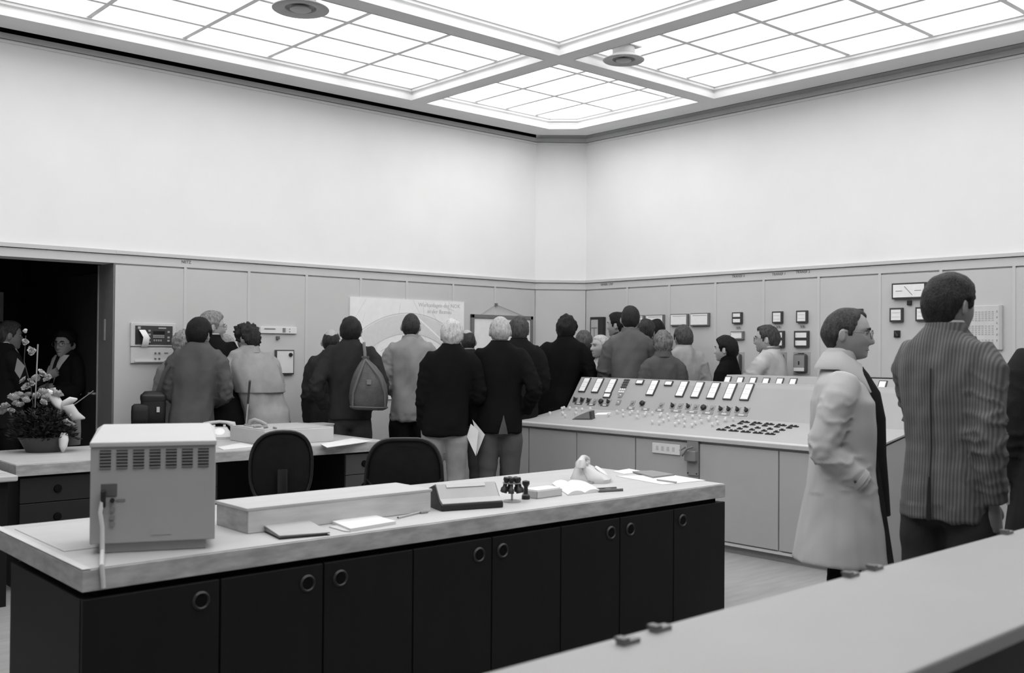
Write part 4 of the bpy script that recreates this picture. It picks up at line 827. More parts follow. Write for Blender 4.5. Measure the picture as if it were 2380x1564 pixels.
    for k, pose in zip((-1, 1), arms):
        if pose == 'pocket' or (isinstance(pose, dict) and pose.get('nohand')): continue
        S, E, Wp = J[k]; F = (Wp-E).normalized(); T = V(0, 1, 0); N = V(-k, 0, 0); cu = .32
        if isinstance(pose, dict):
            F = Vector(pose.get('F', F)); T = Vector(pose.get('T', T)); N = Vector(pose.get('N', N)); cu = pose.get('curl', .32)
        elif pose in ('folded', 'front', 'akimbo', 'up'): T = Vector((0, .2, 1)); N = Vector((0, -1, 0)); cu = .4
        else: F = (F+Vector((0, 0, -.5))).normalized()
        mb = MB(); hand(mb, Wp+F*.012, F, N, T, cu, H/1.76*(.9 if woman else 1)); parts.append(remesh(mb, .0046, 1, .3))
    link('body', join_mesh(parts), skin(skin_g), root)
    for p_ in parts: bpy.data.meshes.remove(p_)
    # --- hair shell
    if st['t'] > 0:
        rows = []
        for row in head_grid(*((56, 44) if hero else (40, 32))):
            rr = []
            for d in row:
                p = headpt(d, 0); h = hairline(d, st['lift'], st['nape'], st['recede']); m_ = sstep(h-.008, h+.009, p.z)
                if st['bald']: b_ = Vector(st['baldc']).normalized().dot(d)+.10*noise.noise(p*22+sv); m_ *= 1-sstep(math.cos(st['bald']+.18), math.cos(st['bald']-.1), b_)
                n_ = noise.noise(p*st['nf']+sv)+.5*noise.noise(p*st['nf']*2.3+sv)
                th = st['t']+(st['tt']-st['t'])*sstep(-.01, .09, p.z)
                if st.get('back') and d.y < 0: th += st['back']*(-d.y)*sstep(-.09, -.02, p.z)
                rr.append(HM @ (p+d*(-.007+(th+.007+th*st['noise']*n_)*m_)))
            rows.append(rr)
        link('hair', MB().loft(rows).mesh('hair', True, 180), hairm(hair), root)
    if face:
        for k in (-1, 1):
            link('eye', MB().ball(HM @ Vector((k*.031, .0765, .012)), .0105*hs, 12, 8).mesh('eye', True), plastic(.5, .2), root)
            link('pupil', MB().ball(HM @ Vector((k*.031, .0835, .012)), .0055*hs, 10, 6).mesh('pupil', True), M_blk, root)
            link('eyelid', MB().tube([HM @ Vector((k*.018, .086, .0165)), HM @ Vector((k*.031, .0895, .021)), HM @ Vector((k*.045, .083, .0165))], .0025*hs, 6).mesh('lid', True), skin(skin_g*.55), root)
            link('eyebrow', MB().tube([HM @ Vector((k*.014, .099, .031)), HM @ Vector((k*.03, .098, .037)), HM @ Vector((k*.048, .086, .033))], [(.003, .004), (.004, .005), (.002, .003)], 6).mesh('brow', True), hairm(max(.015, hair*.8)), root)
        link('lips', MB().tube([HM @ Vector((-.022, .0845, -.0625)), HM @ Vector((-.008, .0955, -.060)), HM @ Vector((.008, .0955, -.060)), HM @ Vector((.022, .0845, -.0625))], [(.003, .002), (.006, .004), (.006, .004), (.003, .002)], 8).mesh('lips', True), skin(skin_g*.6), root)
    if glasses:
        gl = link('glasses', MB().tube([HM @ Vector((-.011, .112, .014)), HM @ Vector((0, .114, .018)), HM @ Vector((.011, .112, .014))], .0016, 6).mesh('bridge'), plastic(.05), root)
        for k in (-1, 1):
            lo = [HM @ Vector((k*.0345+.0235*math.copysign(abs(math.cos(q))**.75, math.cos(q)), .111-.006*(abs(k*.0345+.0235*math.cos(q))/.05)**2, .010+.020*math.copysign(abs(math.sin(q))**.8, math.sin(q)))) for q in [2*math.pi*i/20 for i in range(21)]]
            link('rim', MB().tube(lo, .0018, 6, cap=False).mesh('rim', True), plastic(.06), gl)
            link('temple', MB().tube([HM @ Vector((k*.058, .104, .014)), HM @ Vector((k*.079, .05, .014)), HM @ Vector((k*.083, -.012, .014)), HM @ Vector((k*.081, -.028, .0))], .0016, 6).mesh('temple', True), plastic(.06), gl)
    # --- upper garment
    hz = hem or {'blazer': .465, 'jacket': .505, 'coat': .30, 'raincoat': .235}[kind]
    fl = {'blazer': .0, 'jacket': -.004, 'coat': .02, 'raincoat': .03}[kind]
    lo_ = .012 if kind in ('coat', 'raincoat') else 0
    RG = [(hz, .103+fl+lo_, .080+fl*1.3+lo_, -.004), (hz+.05, .103+fl*.8+lo_, .080+fl+lo_, -.004), (.56, .099+lo_, .078+lo_, -.003), (.62, .095+lo_, .075+lo_, 0), (.68, .101+lo_, .077+lo_, 0), (.745, .109+lo_*.8, .078+lo_*.7, -.002), (.79, .113+lo_*.6, .072+lo_*.5, -.006), (.822, .110+lo_*.4, .062+lo_*.4, -.010), (.846, .088, .053, -.013), (.862, .064, .047, -.014), (.876, .047, .043, -.012), (.886, .040, .040, -.009)]
    RG = [(g[0]-(sdrop if .77 < g[0] < .88 else 0),)+g[1:] for g in RG if g[0] >= hz]
    def surf(zf, q, off=0):
        for g0, g1 in zip(RG[:-1], RG[1:]):
            if zf <= g1[0]:
                t = (zf-g0[0])/(g1[0]-g0[0]); w, d, y0 = [g0[i]+(g1[i]-g0[i])*t for i in (1, 2, 3)]; break
        cq, sq = math.cos(q), math.sin(q)
        return sp(zf)+Vector((w*bw*H*math.copysign(abs(cq)**.9, cq)*(1+off/(w*H)), y0*H+d*bw*H*math.copysign(abs(sq)**.9, sq)*(1+off/(d*H)), zf*H))
    mb = MB().loft([[surf(g[0], 2*math.pi*i/28) for i in range(28)] for g in RG])
    sl = 1.12 if kind in ('coat', 'raincoat') else 1.0
    for k in (-1, 1):
        S, E, Wp = J[k]; a_ = (E-S); e_ = (Wp-E)
        mb.tube([S+V(-k*.055, 0, -.004), S+V(-k*.01, 0, .0), S+a_*.18, S+a_*.5, S+a_*.85, E+e_*.08, E+e_*.45, E+e_*.86, E+e_*.99], [(.036*H*bw*sl), (.041*H*bw*sl), .0425*H*sl, .040*H*sl, .0375*H*sl, .037*H*sl, .034*H*sl, .031*H*sl, .0305*H*sl], 16)
    me = remesh(mb, vox, 3 if not hero else 5)
    def fold(p):
        best = 9
        for k in (-1, 1):
            S, E, Wp = J[k]
            for A_, B_ in ((S+(E-S)*.25, E), (E, Wp)):
                ab = B_-A_; t = max(0, min(1, (p-A_).dot(ab)/ab.length_squared)); dd = (p-(A_+ab*t)).length
                if dd < best: best = dd; bt = t
        wa = 1-sstep(.045*H, .06*H, best)
        n0 = noise.noise(Vector((p.x*7+p.z*6, p.y*7-p.z*6, p.z*11))+sv)+.35*noise.noise(p*21+sv)
        na = max(0, 1-abs(n0)*3.2)**1.6-.25
        we = .3+.9*max(G2((p-J[k_][1]).length, .15) for k_ in (-1, 1))
        w1 = noise.noise(p*2.5+sv)*.09
        nt = .8*noise.noise(Vector(((p.x+w1)*10, p.y*10, (p.z+p.x*.5)*3.2))+sv)+.45*noise.noise(Vector(((p.x-p.z*.4)*16, p.y*14, p.z*7))+sv)
        if p.z < .5*H: nt += .9*noise.noise(Vector((p.x*15, p.y*15, p.z*1.0))+sv)
        return amps*.013*na*wa*we+amp*.0105*nt*(1-wa)
    displace(me, fold)
    names = {'blazer': 'jacket', 'jacket': 'jacket', 'coat': 'coat', 'raincoat': 'raincoat'}
    mt = mtop or cloth(top_g); tj = link(names[kind], me, mt, root)
    # collar: open band around the neck
    def band(r0, z0, z1, th, open_a, drop, m_, name, par, flare=.012):
        rg = []
        for i in range(29):
            q = R(-90+open_a)+ (2*math.pi-2*R(open_a))*i/28; q = q if True else q
            cq, sq = math.cos(q+math.pi), math.sin(q+math.pi)     # opens to the front (+Y)
            dz = drop*max(0, sq)
            c0 = nb+Vector((0, -.004, 0)); e = Vector((cq, sq*.95+.05, 0))
            rg.append([c0+e*(r0+flare)+Vector((0, 0, z0-dz)), c0+e*(r0+flare+th)+Vector((0, 0, z0-dz)), c0+e*(r0+th)+Vector((0, 0, z1-dz)), c0+e*r0+Vector((0, 0, z1-dz))])
        return link(name, MB().loft(rg).mesh(name, True, 60), m_, par)
    if detail != 'raincoat': band(.0385*H, -.014*H, .021*H, .007, 24, .035, mt, 'collar', tj, .02)
    if shirt is not None:
        band(.0355*H, .0*H, .0255*H, .004, 12, .022, cloth(shirt, .04), 'shirt_collar', root, .004)
        rg = [[surf(zf, math.pi/2+o, .009)+Vector((0, 0, 0)) for o in [(-1+2*i/6)*wd for i in range(7)]] for zf, wd in ((.68, .03), (.72, .12), (.77, .25), (.81, .38), (.84, .6), (.86, .9))]
        link('shirt_front', MB().loft(rg, cap=False, closed=False).mesh('shirt', True), cloth(shirt, .04), root)
        if tie is not None:
            rg = [[surf(zf, math.pi/2+o, .014) for o in [(-1+2*i/4)*wd for i in range(5)]] for zf, wd in ((.675, .02), (.69, .10), (.76, .09), (.82, .09), (.845, .13), (.858, .14))]
            link('tie', MB().loft(rg, cap=False, closed=False).mesh('tie', True), cloth(tie), root)
    # --- trousers and shoes
    mb = MB()
    mb.loft([[Vector((w*H*bw*math.cos(q), -.004*H+d*H*bw*math.sin(q), zf*H)) for q in [2*math.pi*i/20 for i in range(20)]] for zf, w, d in ((.455, .07, .048), (.48, .086, .058), (.52, .09, .062), (.57, .086, .056))])
    for k in (-1, 1):
        mb.tube([V(k*.048, -.002, .52), V(k*.052, -.002, .44), V(k*.053, .002, .36), V(k*.053, .002, .28), V(k*feet*.68, -.006, .15), V(k*feet*.7, -.008, .05), V(k*feet*.7, -.004, .028)], [.05*H, .056*H*bw, .049*H, .042*H, .038*H, .036*H, .037*H], 16)
    me = remesh(mb, .0145, 3)
    displace(me, lambda p: .006*noise.noise(Vector((p.x*7, p.y*7, p.z*12))+sv)+.007*abs(noise.noise(Vector((p.x*6, p.y*6, p.z*18))+sv))*sstep(.5*H, .1*H, p.z))
    link('trousers', me, cloth(trousers), root)
    for k in (-1, 1):
        rg = [[V(k*feet*.75, 0, 0)+Vector((w*H*math.cos(q)+k*.006, y*H, max(0.0, .004+hgt*H*(.5+.5*math.sin(q))))) for q in [2*math.pi*i/12 for i in range(12)]] for y, w, hgt in ((-.045, .012, .03), (-.035, .02, .045), (0, .021, .05), (.04, .025, .042), (.08, .027, .03), (.105, .02, .022), (.118, .008, .014))]
        link('shoe', MB().loft(rg).mesh('shoe', True, 60), mat('shoe_leather', .012, .4, .4), root)
    return dict(root=root, H=H, J=J, sj=sj, nb=nb, HM=HM, surf=surf, sp=sp, top=tj, band=band, V=V, mt=mt)
WH, GRY, DRK, BLKH = .46, .16, .028, .010
thin = dict(t=.006, tt=.007, noise=.25)
bushy = dict(t=.022, tt=.03, noise=.45, nf=34, nape=-.02)
curly = dict(t=.028, tt=.034, noise=.75, nf=55, nape=-.015)
full = dict(t=.014, tt=.022, noise=.3)
# doorway pair
p1 = person('dark-suited man in profile at the left edge holding a pale paper', 20, 745, 8.75, 75, .012, trousers=.008, hair=.05, arms=('down', {'e': (.0, .05, -.15), 'w': (-.03, .12, .05), 'N': (-1, 0, 0), 'T': (0, 0, 1)}), face=True, shirt=.6, skin_g=.22, hpitch=4)
p2 = person('dark-suited man with glasses and folded arms in the dark doorway', 150, 765, 9.2, -128, .010, trousers=.008, hair=.010, style=bushy, arms=('folded', 'folded'), face=True, glasses=True, shirt=.62, tie=.02, hyaw=-22)
# group at the left wall
p3 = person('man in a grey-brown jacket seen from behind with a black shoulder bag', 463, 737, 8.25, 12, .085, 'jacket', trousers=.16, hair=.006, style=dict(t=.02, tt=.028, noise=.2, nape=-.005), arms=('front', 'front'), hyaw=12, bw=1.0, amp=2.2, amps=1.6, lean=(.055, .01))
person('tall grey-haired man in a long black coat looking right', 491, 722, 8.6, 22, .008, 'coat', trousers=.02, hair=.20, style=full, hyaw=48, lean=(-.125, .0), arms=('front', 'down'), face=True, glasses=True, shirt=.6, hpitch=3)
person('person with light curly hair half hidden behind the grey-brown jacket', 427, 768, 8.55, -6, .16, 'jacket', hair=.24, style=curly, arms=('front', 'front'), bw=.9, woman=True)
person('fair-haired person at the wall between the black coat and the trench coat', 524, 776, 8.84, 20, .14, 'jacket', hair=.30, style=full, arms=('front', 'front'), bw=.85, woman=True)
p7 = person('woman with dark curly hair leaning forward in a pale trench coat', 575, 750, 8.6, -14, .27, 'coat', trousers=.06, hair=.022, style=dict(curly, t=.026, tt=.036), arms=('front', 'front'), lean=(-.165, .13), woman=True, bw=.98, hyaw=-28, hpitch=22, hem=.30, amp=2.0, amps=1.4)
# group before the map
person('balding man in a dark grey suit standing behind the man with the bag', 770, 765, 9.2, 10, .030, hair=.022, style=dict(t=.003, tt=.003, bald=.72, baldc=(0, -.2, 1)), arms=('down', 'pocket'), trousers=.03)
p9 = person('man in a dark jacket and jeans with a duffel bag on his shoulder', 815, 735, 8.75, 4, .024, 'jacket', trousers=.035, hair=.012, style=full, arms=('pocket', 'pocket'), bw=1.04, amp=1.4)
person('balding man in a light grey blazer facing the wall map', 955, 728, 9.3, -3, .235, trousers=.008, hair=.028, style=dict(t=.007, tt=.004, noise=.5), arms=('front', 'front'), hyaw=8, amp=2.2, amps=1.5)
person('white-haired man in a black blazer and pale trousers', 1050, 742, 8.2, 0, .0065, trousers=.25, hair=WH, style=dict(full, noise=.5), arms=('down', 'front'), bw=1.03, hpitch=6, lean=(.05, .02))
p13 = person('white-haired man in a black blazer and grey trousers holding a brochure', 1162, 735, 8.32, -4, .0065, trousers=.075, hair=WH*.8, style=dict(t=.010, tt=.010, noise=.35, nape=.01), arms=('down', 'pocket'), bw=1.03)
person('small balding person glimpsed between the two white-haired men', 1085, 766, 9.85, -20, .02, hair=.03, style=dict(t=.003, tt=.003, bald=.7, baldc=(0, .1, 1)), arms=('front', 'front'), bw=.88)
person('grey-haired man in a dark jacket close behind the brochure holder', 1206, 735, 9.55, -4, .010, hair=.055, style=dict(full, noise=.4), arms=('front', 'front'), trousers=.03)
person('man with bushy dark hair in a black jacket by the console end', 1317, 732, 10.05, 10, .0065, hair=.010, style=dict(bushy, nape=-.03), arms=('akimbo', 'folded'), lean=(.12, .02), bw=1.02, trousers=.02)
# group behind the console
person('grey-haired man in a dark suit with a white collar near the corner', 1357, 767, 10.75, -8, .008, hair=.09, style=full, arms=('front', 'front'), shirt=.6, bw=.92)
person('old white-haired man whose face is turned toward the left', 1397, 778, 10.35, -118, .09, hair=.5, style=dict(t=.008, tt=.008, noise=.4), arms=('front', 'front'), face=True, shirt=.6, skin_g=.42, bw=.86)
person('tall man with short dark hair and folded arms in a tweed jacket', 1465, 710, 9.86, 2, .105, hair=.018, style=dict(t=.010, tt=.014), arms=('folded', 'folded'), bw=.93, amp=1.8, amps=1.5)
person('dark-haired man in profile just left of the tall tweed-jacket man', 1436, 725, 10.72, -62, .035, hair=.007, style=full, arms=('up', 'front'), face=True, bw=.84)
person('brown-haired man just right of the tall man’s head', 1501, 740, 10.2, 12, .06, hair=.032, style=full, arms=('front', 'front'), bw=.82)
person('black-haired person furthest back beside the white meter', 1524, 741, 10.52, 5, .03, hair=.008, style=full, arms=('front', 'front'), bw=.78)
person('fair-haired person in a brown tweed jacket behind the console', 1541, 768, 9.62, -4, .092, hair=.15, style=dict(bushy, noise=.5), arms=('front', 'front'), bw=.86, woman=True, amp=1.8)
person('man with greying hair in a pale jacket turned slightly left', 1588, 755, 10.05, -18, .36, hair=.065, style=full, arms=('down', 'front'), bw=.95, trousers=.2, amp=2, amps=1.5)
person('woman with short dark hair in a black jacket looking left', 1687, 779, 9.22, -68, .005, 'jacket', hair=.006, style=dict(t=.022, tt=.028, noise=.3, nape=-.03), arms=('front', 'front'), face=True, woman=True, bw=.84, skin_g=.4)
p25 = person('man in a pale coat and scarf leaning a hand on the rear console', 1783, 755, 9.35, -76, .42, 'coat', hair=.05, style=dict(full, recede=.02), arms=({'e': (.05, .10, -.13), 'w': (-.01, .125, -.025), 'F': (0, 1, -.25), 'N': (0, -.2, -1), 'T': (1, .2, 0), 'curl': .2}, 'front'), face=True, glasses=True, lean=(-.02, .06), amp=1.3, skin_g=.36)
H = p25['H']; nb = p25['nb']
link('scarf', MB().tube([nb+Vector((.062*math.cos(a), .06*math.sin(a), .012+.012*math.sin(a*1.0+2))) for a in [2*math.pi*k/20 for k in range(21)]], [(.022, .03)]*21, 10).mesh('scarf', True), cloth(.17), p25['root'])
link('scarf_end', MB().tube([nb+Vector((-.03, .06, .0)), p25['surf'](.78, 1.9, .02), p25['surf'](.70, 1.95, .02), p25['surf'](.62, 1.95, .02)], [(.03, .012)]*4, 10).mesh('scarf', True), cloth(.05), p25['root'])
# raincoat man
M_rain = mat('raincoat_cotton', .40, .85, .12, .04, 5, .04, 200)
r = person('man with glasses in a long pale raincoat, hand in his pocket', 1968, 715, 4.75, 88, .40, 'raincoat', trousers=.006, hair=.035, style=dict(t=.009, tt=.008, noise=.18, lift=.006, recede=.018, back=.004), arms=('down', {'e': (.02, -.055, -.165), 'w': (-.03, .105, -.095), 'nohand': 1}), face=True, glasses=True, vox=.0095, hero=True, mtop=M_rain, hyaw=3, hpitch=4, detail='raincoat', amp=.7, amps=1.0, sdrop=.03, feet=.075, skin_g=.29, hem=.312)
# plaid jacket man
M_plaid = mat('plaid_wool', .105, .92, .12, .08, 12, .3, 400, kind='plaid')
q27 = person('man in a plaid tweed jacket seen from behind at the right', 2206, 632, 4.05, 26, .1, trousers=.028, hair=.016, style=dict(t=.012, tt=.02, noise=.2, nape=-.002), arms=({'e': (.0, .06, -.16), 'w': (-.03, .11, -.02), 'nohand': 1, 'N': (1, 0, 0), 'T': (0, 0, 1)}, {'e': (.012, -.03, -.17), 'w': (.0, .03, -.14), 'N': (-1, .2, 0), 'T': (0, 1, 0), 'curl': .22}), vox=.009, hero=True, mtop=M_plaid, hyaw=12, hpitch=7, bw=.93, shirt=.6, skin_g=.2, amp=1.2)
person('person in a dark coat cut off by the right edge', 2462, 690, 4.95, -20, .018, 'coat', trousers=.012, hair=.02, style=full, arms=('down', 'down'), bw=1.05)
# ================================================================== clothing details, bags and papers carried
rr = r['root']; H = r['H']; nb = r['nb']; V = r['V']
# raincoat collar: broad fold-over band with pointed ends
rg = []
for i in range(41):
    q = R(98+(344)*i/40); e = Vector((math.cos(q), math.sin(q), 0)); f_ = max(0, e.y); pk = G2(i-1, 3)+G2(i-39, 3)
    top_ = nb+Vector((e.x*.041*H, e.y*.041*H, .014*H-.055*f_)); mid = nb+Vector((e.x*.050*H, e.y*.050*H+.004, .010*H-.055*f_))
    out = nb+Vector((e.x*.080*H, e.y*(.085 if e.y > 0 else .066)*H-.008+.022*f_, -.036*H-.10*f_-.05*pk)); rg.append([top_, mid, out+Vector((0, 0, .012)), out, nb+Vector((e.x*.044*H, e.y*.044*H, -.02*H-.05*f_))])
link('collar', MB().loft(rg).mesh('collar', True, 70), r['mt'], r['top'])
# dark suit showing in the open front, with shirt and tie
mb = MB().loft([[r['sp'](zf)+Vector((w*H*math.cos(q), .028*H+d*H*math.sin(q), zf*H)) for q in [2*math.pi*i/24 for i in range(24)]] for zf, w, d in ((.44, .062, .093), (.52, .064, .088), (.60, .062, .082), (.70, .064, .080), (.77, .06, .066), (.82, .045, .036), (.84, .03, .02))])
link('suit_jacket', mb.mesh('suit', True, 60), cloth(.012), rr)
r['band'](.036*H, -.004*H, .022*H, .004, 14, .03, cloth(.6, .04), 'shirt_collar', rr, .004)
link('tie', MB().tube([nb+Vector((0, .052*H, -.03*H)), nb+Vector((0, .066*H, -.09*H)), nb+Vector((0, .09*H, -.2*H))], [(.018, .01), (.022, .006), (.03, .006)], 8).mesh('tie', True), cloth(.03), rr)
for sgn, y0, y1 in ((1, .085, .125),):     # dark lining of the vent and of the front edge
    link('coat_lining', MB().add([V(.02, y0, .60), V(.045, y0, .60), V(.02, y1, .32), V(.075, y1, .32), V(.02, y0-sgn*.006, .60), V(.045, y0-sgn*.006, .60), V(.02, y1-sgn*.03, .32), V(.075, y1-sgn*.03, .32)], ((0,1,3,2),(4,6,7,5),(0,4,5,1),(2,3,7,6),(0,2,6,4),(1,5,7,3))).mesh('lining'), cloth(.02), rr)
S, E, Wp = r['J'][1]; d = (Wp-E).normalized()
link('cuff_strap', MB().tube([E+d*(Wp-E).length*.8, E+d*(Wp-E).length*.9], [.0375*H]*2, 18).mesh('cuff', True), r['mt'], r['top']); link('cuff_button', MB().ball(E+d*(Wp-E).length*.85+V(.037, -.006, .0), (.007, .007, .007), 8, 6).mesh('button'), plastic(.05), r['top'])
H = q27['H']; sf = q27['surf']
link('back_vent', MB().loft([[sf(zf, R(270)+o_, .011) for o_ in (-w_, w_)]+[sf(zf, R(270)+o_, .006) for o_ in (w_, -w_)] for zf, w_ in ((.468, .035), (.50, .03), (.54, .02), (.56, .01))]).mesh('vent'), cloth(.02), q27['top'])
link('back_seam', MB().tube([sf(zf, R(270), .006) for zf in (.56, .62, .68, .74, .79)], .003, 6).mesh('seam'), cloth(.03), q27['top'])
H = p13['H']; sf = p13['surf']
link('back_vent', MB().loft([[sf(zf, R(275)+o_, .013) for o_ in (-w_, w_)]+[sf(zf, R(275)+o_, .004) for o_ in (w_, -w_)] for zf, w_ in ((.466, .16), (.50, .10), (.53, .04), (.55, .01))]).mesh('vent'), cloth(.075), p13['top'])
# trench coat cape and belt
H = p7['H']; sf = p7['surf']
rg = [[sf(zf, R(185+170*i/20), o_+.004*math.sin(i*1.9)) for i in range(21)] for zf, o_ in ((.845, .006), (.80, .014), (.74, .018), (.665, .026), (.66, .022))]
link('back_cape', MB().loft(rg, cap=False, closed=False).mesh('cape', True, 60), p7['mt'], p7['top'])
# brochure in the white-haired man's hand
D = 8.12
t = thing('brochure', 'white folded brochure held low by the man in black blazer', 'brochure', atd(1105, 1018, D))
for k, (pp, g, dd) in enumerate((([(1094, 985), (1112, 1000), (1106, 1060), (1085, 1015)], .72, 0), ([(1098, 975), (1127, 1010), (1108, 1058), (1104, 1000)], .62, .04))):
    A_ = [atd(x, y, D+dd) for x, y in pp]; n = CF*.004; wl('leaf', MB().add(A_+[a+n for a in A_], ((0,1,2,3),(7,6,5,4),(0,4,5,1),(1,5,6,2),(2,6,7,3),(3,7,4,0))), paper(g), t)
A_ = [atd(x, y, 8.42) for x, y in ((40, 832), (58, 851), (46, 880), (34, 862))]; n = CF*.004
tag(link('paper_sheet', MB().add(A_+[a+n for a in A_], ((0,1,2,3),(7,6,5,4),(0,4,5,1),(1,5,6,2),(2,6,7,3),(3,7,4,0))).mesh('sheet'), paper(.3)), 'pale paper held by the man at the left edge of the doorway', 'paper')
# black shoulder bag of the grey-brown jacket man
c = atd(350, 948, 8.1); fr = math.atan2(c.y, c.x)-math.pi/2
t = thing('shoulder_bag', 'black shoulder bag with a front pouch hanging at the jacket’s left', 'bag', (c.x, c.y, c.z), fr)
M_bag = mat('bag_black', .010, .5, .3, .1, 12, .3, 200)
def pouch(w, d_, h, cx, cy, cz, ex=.45):
    rg = []
    for s_, zz in ((.8, -h), (.97, -h*.9), (1, -h*.3), (1, h*.3), (.95, h*.8), (.72, h*.98), (.3, h)):
        rg.append([Vector((cx+w*s_*math.copysign(abs(math.cos(q))**ex, math.cos(q)), cy+d_*s_*math.copysign(abs(math.sin(q))**ex, math.sin(q)), cz+zz)) for q in [2*math.pi*k/24 for k in range(24)]])
    return MB().loft(rg)
link('body', pouch(.095, .07, .135, .02, 0, 0).mesh('body', True, 60), M_bag, t); link('side_pouch', pouch(.07, .055, .085, -.075, -.03, -.05).mesh('pouch', True, 60), M_bag, t)
link('flap', pouch(.1, .075, .03, .02, 0, .085).mesh('flap', True, 60), mat('bag_flap', .013, .4, .35), t); link('tag', MB().box(.045, -.083, -.03, .068, -.074, .012).mesh('tag'), paper(.45), t)
sh_ = p3['root'].matrix_basis @ (p3['sj'][-1]+Vector((.03, .0, .055)))
link('strap', MB().tube([Vector((.05, 0, .12)), (pmat(t).inverted() @ sh_)*.5+Vector((-.01, -.06, .05)), pmat(t).inverted() @ sh_], [(.016, .004)]*3, 8).mesh('strap', True), mat('bag_strap', .05), t)
# duffel bag on the dark jacket man's shoulder
c = atd(858, 890, 8.5); fr = math.atan2(c.y, c.x)-math.pi/2
t = thing('duffel_bag', 'grey leather drawstring duffel bag hanging on the dark jacket’s back', 'bag', (c.x, c.y, c.z), fr)
M_duf = mat('duffel_leather', .075, .5, .3, .25, 9, .3, 80)
rg = []
for zz, w, d_, sx in ((-.225, .12, .065, .0), (-.212, .15, .085, .0), (-.12, .163, .095, 0), (-.02, .152, .09, -.005), (.07, .122, .07, -.012), (.14, .078, .05, -.02), (.18, .042, .03, -.03), (.2, .026, .022, -.032), (.212, .034, .028, -.034), (.225, .03, .026, -.034)):
    rg.append([Vector((sx+w*math.cos(q)*(1+.05*math.sin(q*7+zz*9)*max(0, min(.3, .2-zz))*2), d_*math.sin(q)*(1+.08*math.sin(q*9)*max(0, min(.3, .2-zz))*2), zz-.06*w*math.cos(q)*(.5 if zz < -.1 else 0))) for q in [2*math.pi*k/40 for k in range(40)]])
bd = link('body', MB().loft(rg).mesh('body', True, 70), M_duf, t)
link('base_trim', MB().tube([Vector((.154*math.cos(q), .087*math.sin(q), -.2-.005*math.cos(q))) for q in [2*math.pi*k/32 for k in range(33)]], .007, 6, cap=False).mesh('trim', True), mat('duffel_trim', .10, .5, .3), t)
link('label', MB().box(-.02, -.098, -.01, .018, -.085, .03).mesh('label'), mat('duffel_tag', .16), bd)
for k in (-1, 1): link('side_strap', MB().tube([Vector((-.034, -.03, .2)), Vector((k*.09, -.085, .05)), Vector((k*.13, -.075, -.08)), Vector((k*.135, -.06, -.2))], [(.009, .003)]*4, 6).mesh('strap', True), mat('duffel_trim', .10), t)
link('shoulder_strap', MB().tube([pmat(t).inverted() @ atd(x, y, d_) for x, y, d_ in ((849, 838, 8.48), (848, 818, 8.5), (846, 802, 8.56), (846, 796, 8.66), (846, 798, 8.76))], [(.013, .005)]*5, 8).mesh('strap', True), mat('duffel_trim', .10), t)
# ================================================================== flower bowl on the rear desk
c = atz(104, 1050, ZD); FD = (c-Vector((0, 0, EYE))).dot(CF); fr = math.atan2(c.y, c.x)-math.pi/2
t = thing('flower_bowl', 'low bowl of mixed pale flowers with dark leaves on the rear desk', 'flower arrangement', (c.x, c.y, ZD), fr)
TI = pmat(t).inverted(); FP = lambda x, y, dd=0: TI @ atd(x, y, FD+dd)
link('bowl', MB().loft([[Vector((w*math.cos(q), w*.72*math.sin(q), z)) for q in [2*math.pi*k/32 for k in range(32)]] for z, w in ((0, .11), (.006, .118), (.05, .142), (.098, .168), (.105, .175), (.105, .166), (.07, .14))]).mesh('bowl', True, 50), mat('bowl_glaze', .055, .35, .4), t)
rnd = random.Random(11)
lf = MB()
for k in range(1100):
    a = rnd.uniform(0, 6.283); rad = rnd.uniform(0, 1)**.6; z = .09+rnd.uniform(0, .24)*(1-.35*rad); p = Vector((.2*rad*math.cos(a), .15*rad*math.sin(a), z))
    d = Vector((math.cos(a)*rad+rnd.uniform(-.5, .5), math.sin(a)*rad+rnd.uniform(-.5, .5), rnd.uniform(-.2, .8))).normalized(); s_ = d.cross(Vector((rnd.uniform(-1, 1), rnd.uniform(-1, 1), 1))).normalized(); n_ = d.cross(s_); l = rnd.uniform(.035, .065)
    lf.add([p, p+d*l*.5+s_*l*.2+n_*.004, p+d*l, p+d*l*.5-s_*l*.2+n_*.004], ((0, 1, 2, 3),))
me = bpy.data.meshes.new('foliage'); me.from_pydata(lf.v, [], lf.f); me.update(); o = link('foliage', me, mat('leaf_dark', .018, .5, .3, .4, 20), t); o['kind'] = 'stuff'
def blossom(n=9, r=.034):
    mb = MB()
    for k in range(n):
        a = 2.4*k; e = .25+.75*(k/n); rg = []
        d = Vector((math.cos(a)*e, math.sin(a)*e, 1.15-e)).normalized(); s_ = d.cross(Vector((0, 0, 1))).normalized() if abs(d.z) < .99 else Vector((1, 0, 0)); u_ = s_.cross(d)
        for q, w in ((0, .15), (.4, .5), (.75, .62), (1, .35)):
            cc = d*r*q; rg.append([cc+s_*r*w*x+u_*r*(.25*x*x+.12*math.sin(x*7+k))+d*r*.08*math.cos(x*5+k) for x in (-1, -.5, 0, .5, 1)])
        mb.loft(rg, cap=False, closed=False)
    me = bpy.data.meshes.new('blossom'); me.from_pydata([tuple(v) for v in mb.v], [], mb.f); me.shade_smooth(); return me
BM = blossom(); Mpet = mat('petal_pale', .5, .7, .2, .2, 30); BM.materials.append(Mpet)
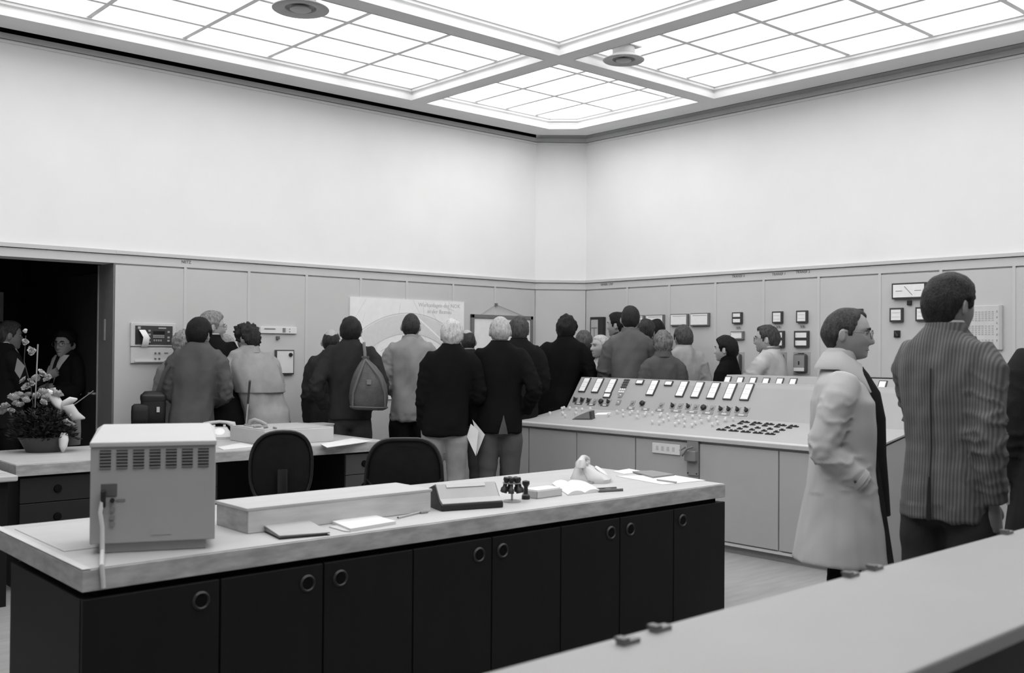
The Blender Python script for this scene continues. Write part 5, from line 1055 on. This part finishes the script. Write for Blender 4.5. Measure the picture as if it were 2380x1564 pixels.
for k, (x, y) in enumerate(((12, 948), (24, 958), (30, 930), (42, 922), (52, 928), (60, 935), (66, 922), (38, 942), (90, 925), (100, 916), (110, 925), (118, 932), (98, 938), (122, 915), (132, 922), (150, 985), (160, 975), (170, 968), (165, 990), (140, 992), (6, 962), (48, 945))):
    p = FP(x, y, rnd.uniform(-.1, .1)); o = link('blossom', BM, None, t, p, rot=(rnd.uniform(-.6, .9), rnd.uniform(-.6, .6), rnd.uniform(0, 6))); sc = rnd.uniform(.9, 1.35); o.scale = (sc, sc, sc)
def spathe(pts, ws, g, name='lily_petal'):
    rg = []
    for i, (p, w) in enumerate(zip(pts, ws)):
        d = (pts[min(i+1, len(pts)-1)]-pts[max(0, i-1)]).normalized(); s_ = d.cross(Vector((0, 1, 0))).normalized(); rg.append([p+s_*w*x+Vector((0, .5*w*(x*x), 0)) for x in (-1, -.5, 0, .5, 1)])
    mb = MB().loft(rg, cap=False, closed=False); me = bpy.data.meshes.new(name); me.from_pydata([tuple(v) for v in mb.v], [], mb.f); me.shade_smooth()
    o = link(name, me, mat('lily_%d' % round(g*100), g, .6, .25, .08), t); sd = o.modifiers.new('s', 'SOLIDIFY'); sd.thickness = .003; return o
spathe([FP(108, 906), FP(122, 920), FP(136, 940), FP(144, 952)], [.01, .034, .03, .008], .62); spathe([FP(141, 958), FP(152, 938), FP(166, 930), FP(180, 927)], [.008, .026, .024, .004], .6)
spathe([FP(146, 948, -.03), FP(162, 950, -.03), FP(176, 968, -.03), (FP(198, 972, -.03))], [.01, .038, .034, .003], .42); spathe([FP(150, 1006, -.06), FP(148, 1022, -.07), FP(147, 1038, -.07), FP(146, 1052, -.06)], [.018, .03, .024, .004], .6)
link('twig', MB().tube([FP(140, 962), FP(180, 935), FP(217, 908)], [.006, .004, .003], 6).mesh('twig', True), mat('twig', .22), t)
link('stake', MB().tube([FP(80, 1015), FP(82, 930), FP(88, 800)], [.004, .004, .005], 7).mesh('stake', True), mat('stake', .28), t)
link('orchid_stem', MB().tube([FP(84, 1000), FP(72, 900), FP(56, 840), FP(60, 780)], .003, 6).mesh('stem', True), mat('stem_dark', .05), t)
for x, y, s_ in ((60, 770, .55), (57, 796, .8), (73, 818, .95), (66, 812, .7)):
    o = link('orchid_flower', BM, None, t, FP(x, y), rot=(1.2, rnd.uniform(-.5, .5), rnd.uniform(0, 6))); o.scale = (s_, s_, s_)
for x, y in ((95, 868), (85, 880), (102, 875), (112, 880), (55, 885), (70, 890), (62, 900)):
    o = link('orchid_leaf', BM, None, t, FP(x, y, .08), rot=(.9, .2, x)); o.scale = (1.1, 1.1, .6)
spathe([FP(172, 1035, .05), FP(170, 1000, .05), FP(176, 965, .05)], [.04, .05, .03], .12, 'large_leaf')
